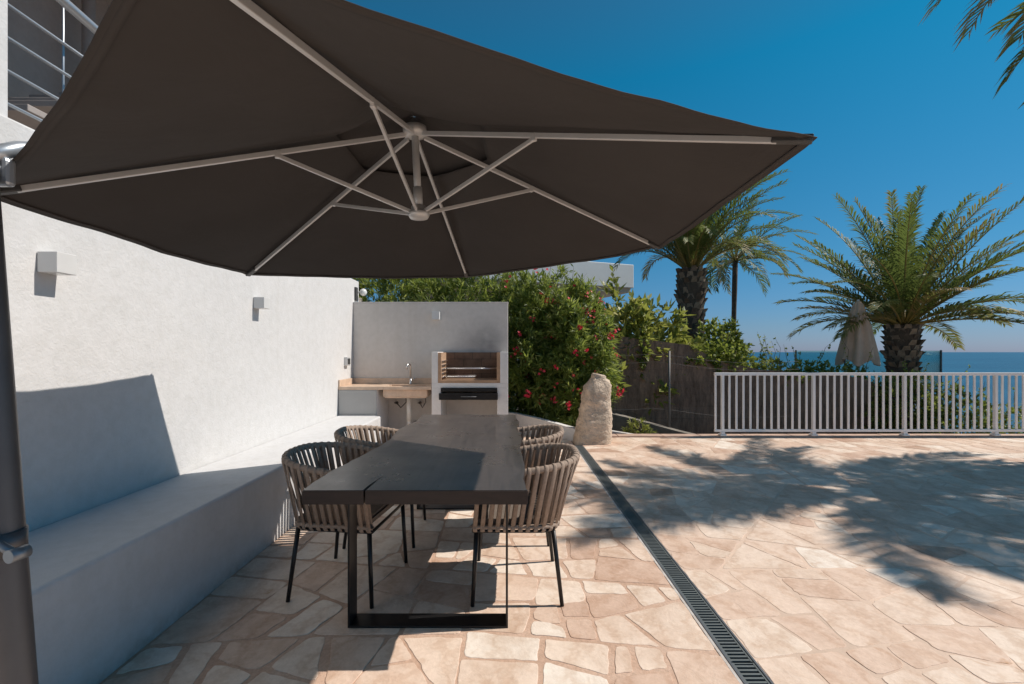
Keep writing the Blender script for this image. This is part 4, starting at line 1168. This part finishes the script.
# little boat wake
bx, by, bz = 1846, 2000, -12.6
bt = empty('motor_boat', (bx, by, bz), 'tiny white motor yacht far out on the sea right of the broad palm', 'boat')
m = MB()
m.add([(bx + x * 4.5, by + y * 4.5, bz + z * 3) for x, y, z in ((-3, -1.2, 1.2), (2, -1.2, 1.2), (4, 0, 1.6), (2, 1.2, 1.2), (-3, 1.2, 1.2), (-3, -.8, -.1), (2, -.8, -.1), (3.2, 0, -.1), (2, .8, -.1), (-3, .8, -.1))],
      [(0, 1, 2, 3, 4), (0, 5, 6, 1), (1, 6, 7, 2), (2, 7, 8, 3), (3, 8, 9, 4), (4, 9, 5, 0)])
m.build('hull', M['white_metal'], bt)
m = MB(); m.box(bx - 7, bx + 5, by - 3, by + 3, bz + 3.7, bz + 6.5, 0.5); m.box(bx - 4, bx + 2, by - 2.5, by + 2.5, bz + 6.6, bz + 8.6, 0.4); m.build('cabin', M['white_metal'], bt)

# ------------------------------------------------------------------ light, world, camera
wd = bpy.data.worlds.new('World'); scene.world = wd; wd.use_nodes = True
nt = wd.node_tree; bg = nt.nodes['Background']
sky = nt.nodes.new('ShaderNodeTexSky'); sky.sky_type = 'NISHITA'; sky.sun_disc = False
elev = math.asin(SUN.z); az = math.atan2(SUN.x, SUN.y)
sky.sun_elevation = elev; sky.sun_rotation = az
sky.altitude = 0; sky.air_density = 1.0; sky.dust_density = 0.3; sky.ozone_density = 3.0
tc = nt.nodes.new('ShaderNodeTexCoord'); sx = nt.nodes.new('ShaderNodeSeparateXYZ')
nt.links.new(tc.outputs['Generated'], sx.inputs[0])
rr = ramp(nt, sx.outputs['Z'], [(0.0, (0.48, 0.62, 1.12)), (0.05, (0.44, 0.66, 1.0)), (0.18, (0.29, 0.80, 1.02)), (0.5, (0.07, 1.06, 1.20)), (0.62, (0.25, 1.0, 1.1)), (0.85, (0.95, 1.0, 0.85))])
nt.links.new(mix(nt, sky.outputs[0], rr.outputs[0], 1.0, 'MULTIPLY'), bg.inputs[0]); bg.inputs[1].default_value = 0.067
sl = bpy.data.lights.new('sun', 'SUN'); sl.energy = 4.2; sl.angle = R(0.53); sl.color = (1.0, 0.92, 0.835)
so = bpy.data.objects.new('sun', sl); COL.objects.link(so); so.rotation_euler = SUN.to_track_quat('Z', 'Y').to_euler(); so.location = (20, 2, 25)

cam = bpy.data.cameras.new('camera'); co = bpy.data.objects.new('camera', cam); COL.objects.link(co)
cam.sensor_width = 36; cam.lens = 16.0; cam.shift_x = 4 / 1024; cam.shift_y = 10 / 1024
cam.clip_start = 0.05; cam.clip_end = 90000
co.location = (0, 0, CH); co.rotation_euler = (R(90), 0, 0)
scene.camera = co
scene.render.engine = 'CYCLES'
vs_ = scene.view_settings
vs_.view_transform = 'Standard'; vs_.look = 'None'; vs_.gamma = 1.0; vs_.exposure = 0.17; vs_.use_curve_mapping = False
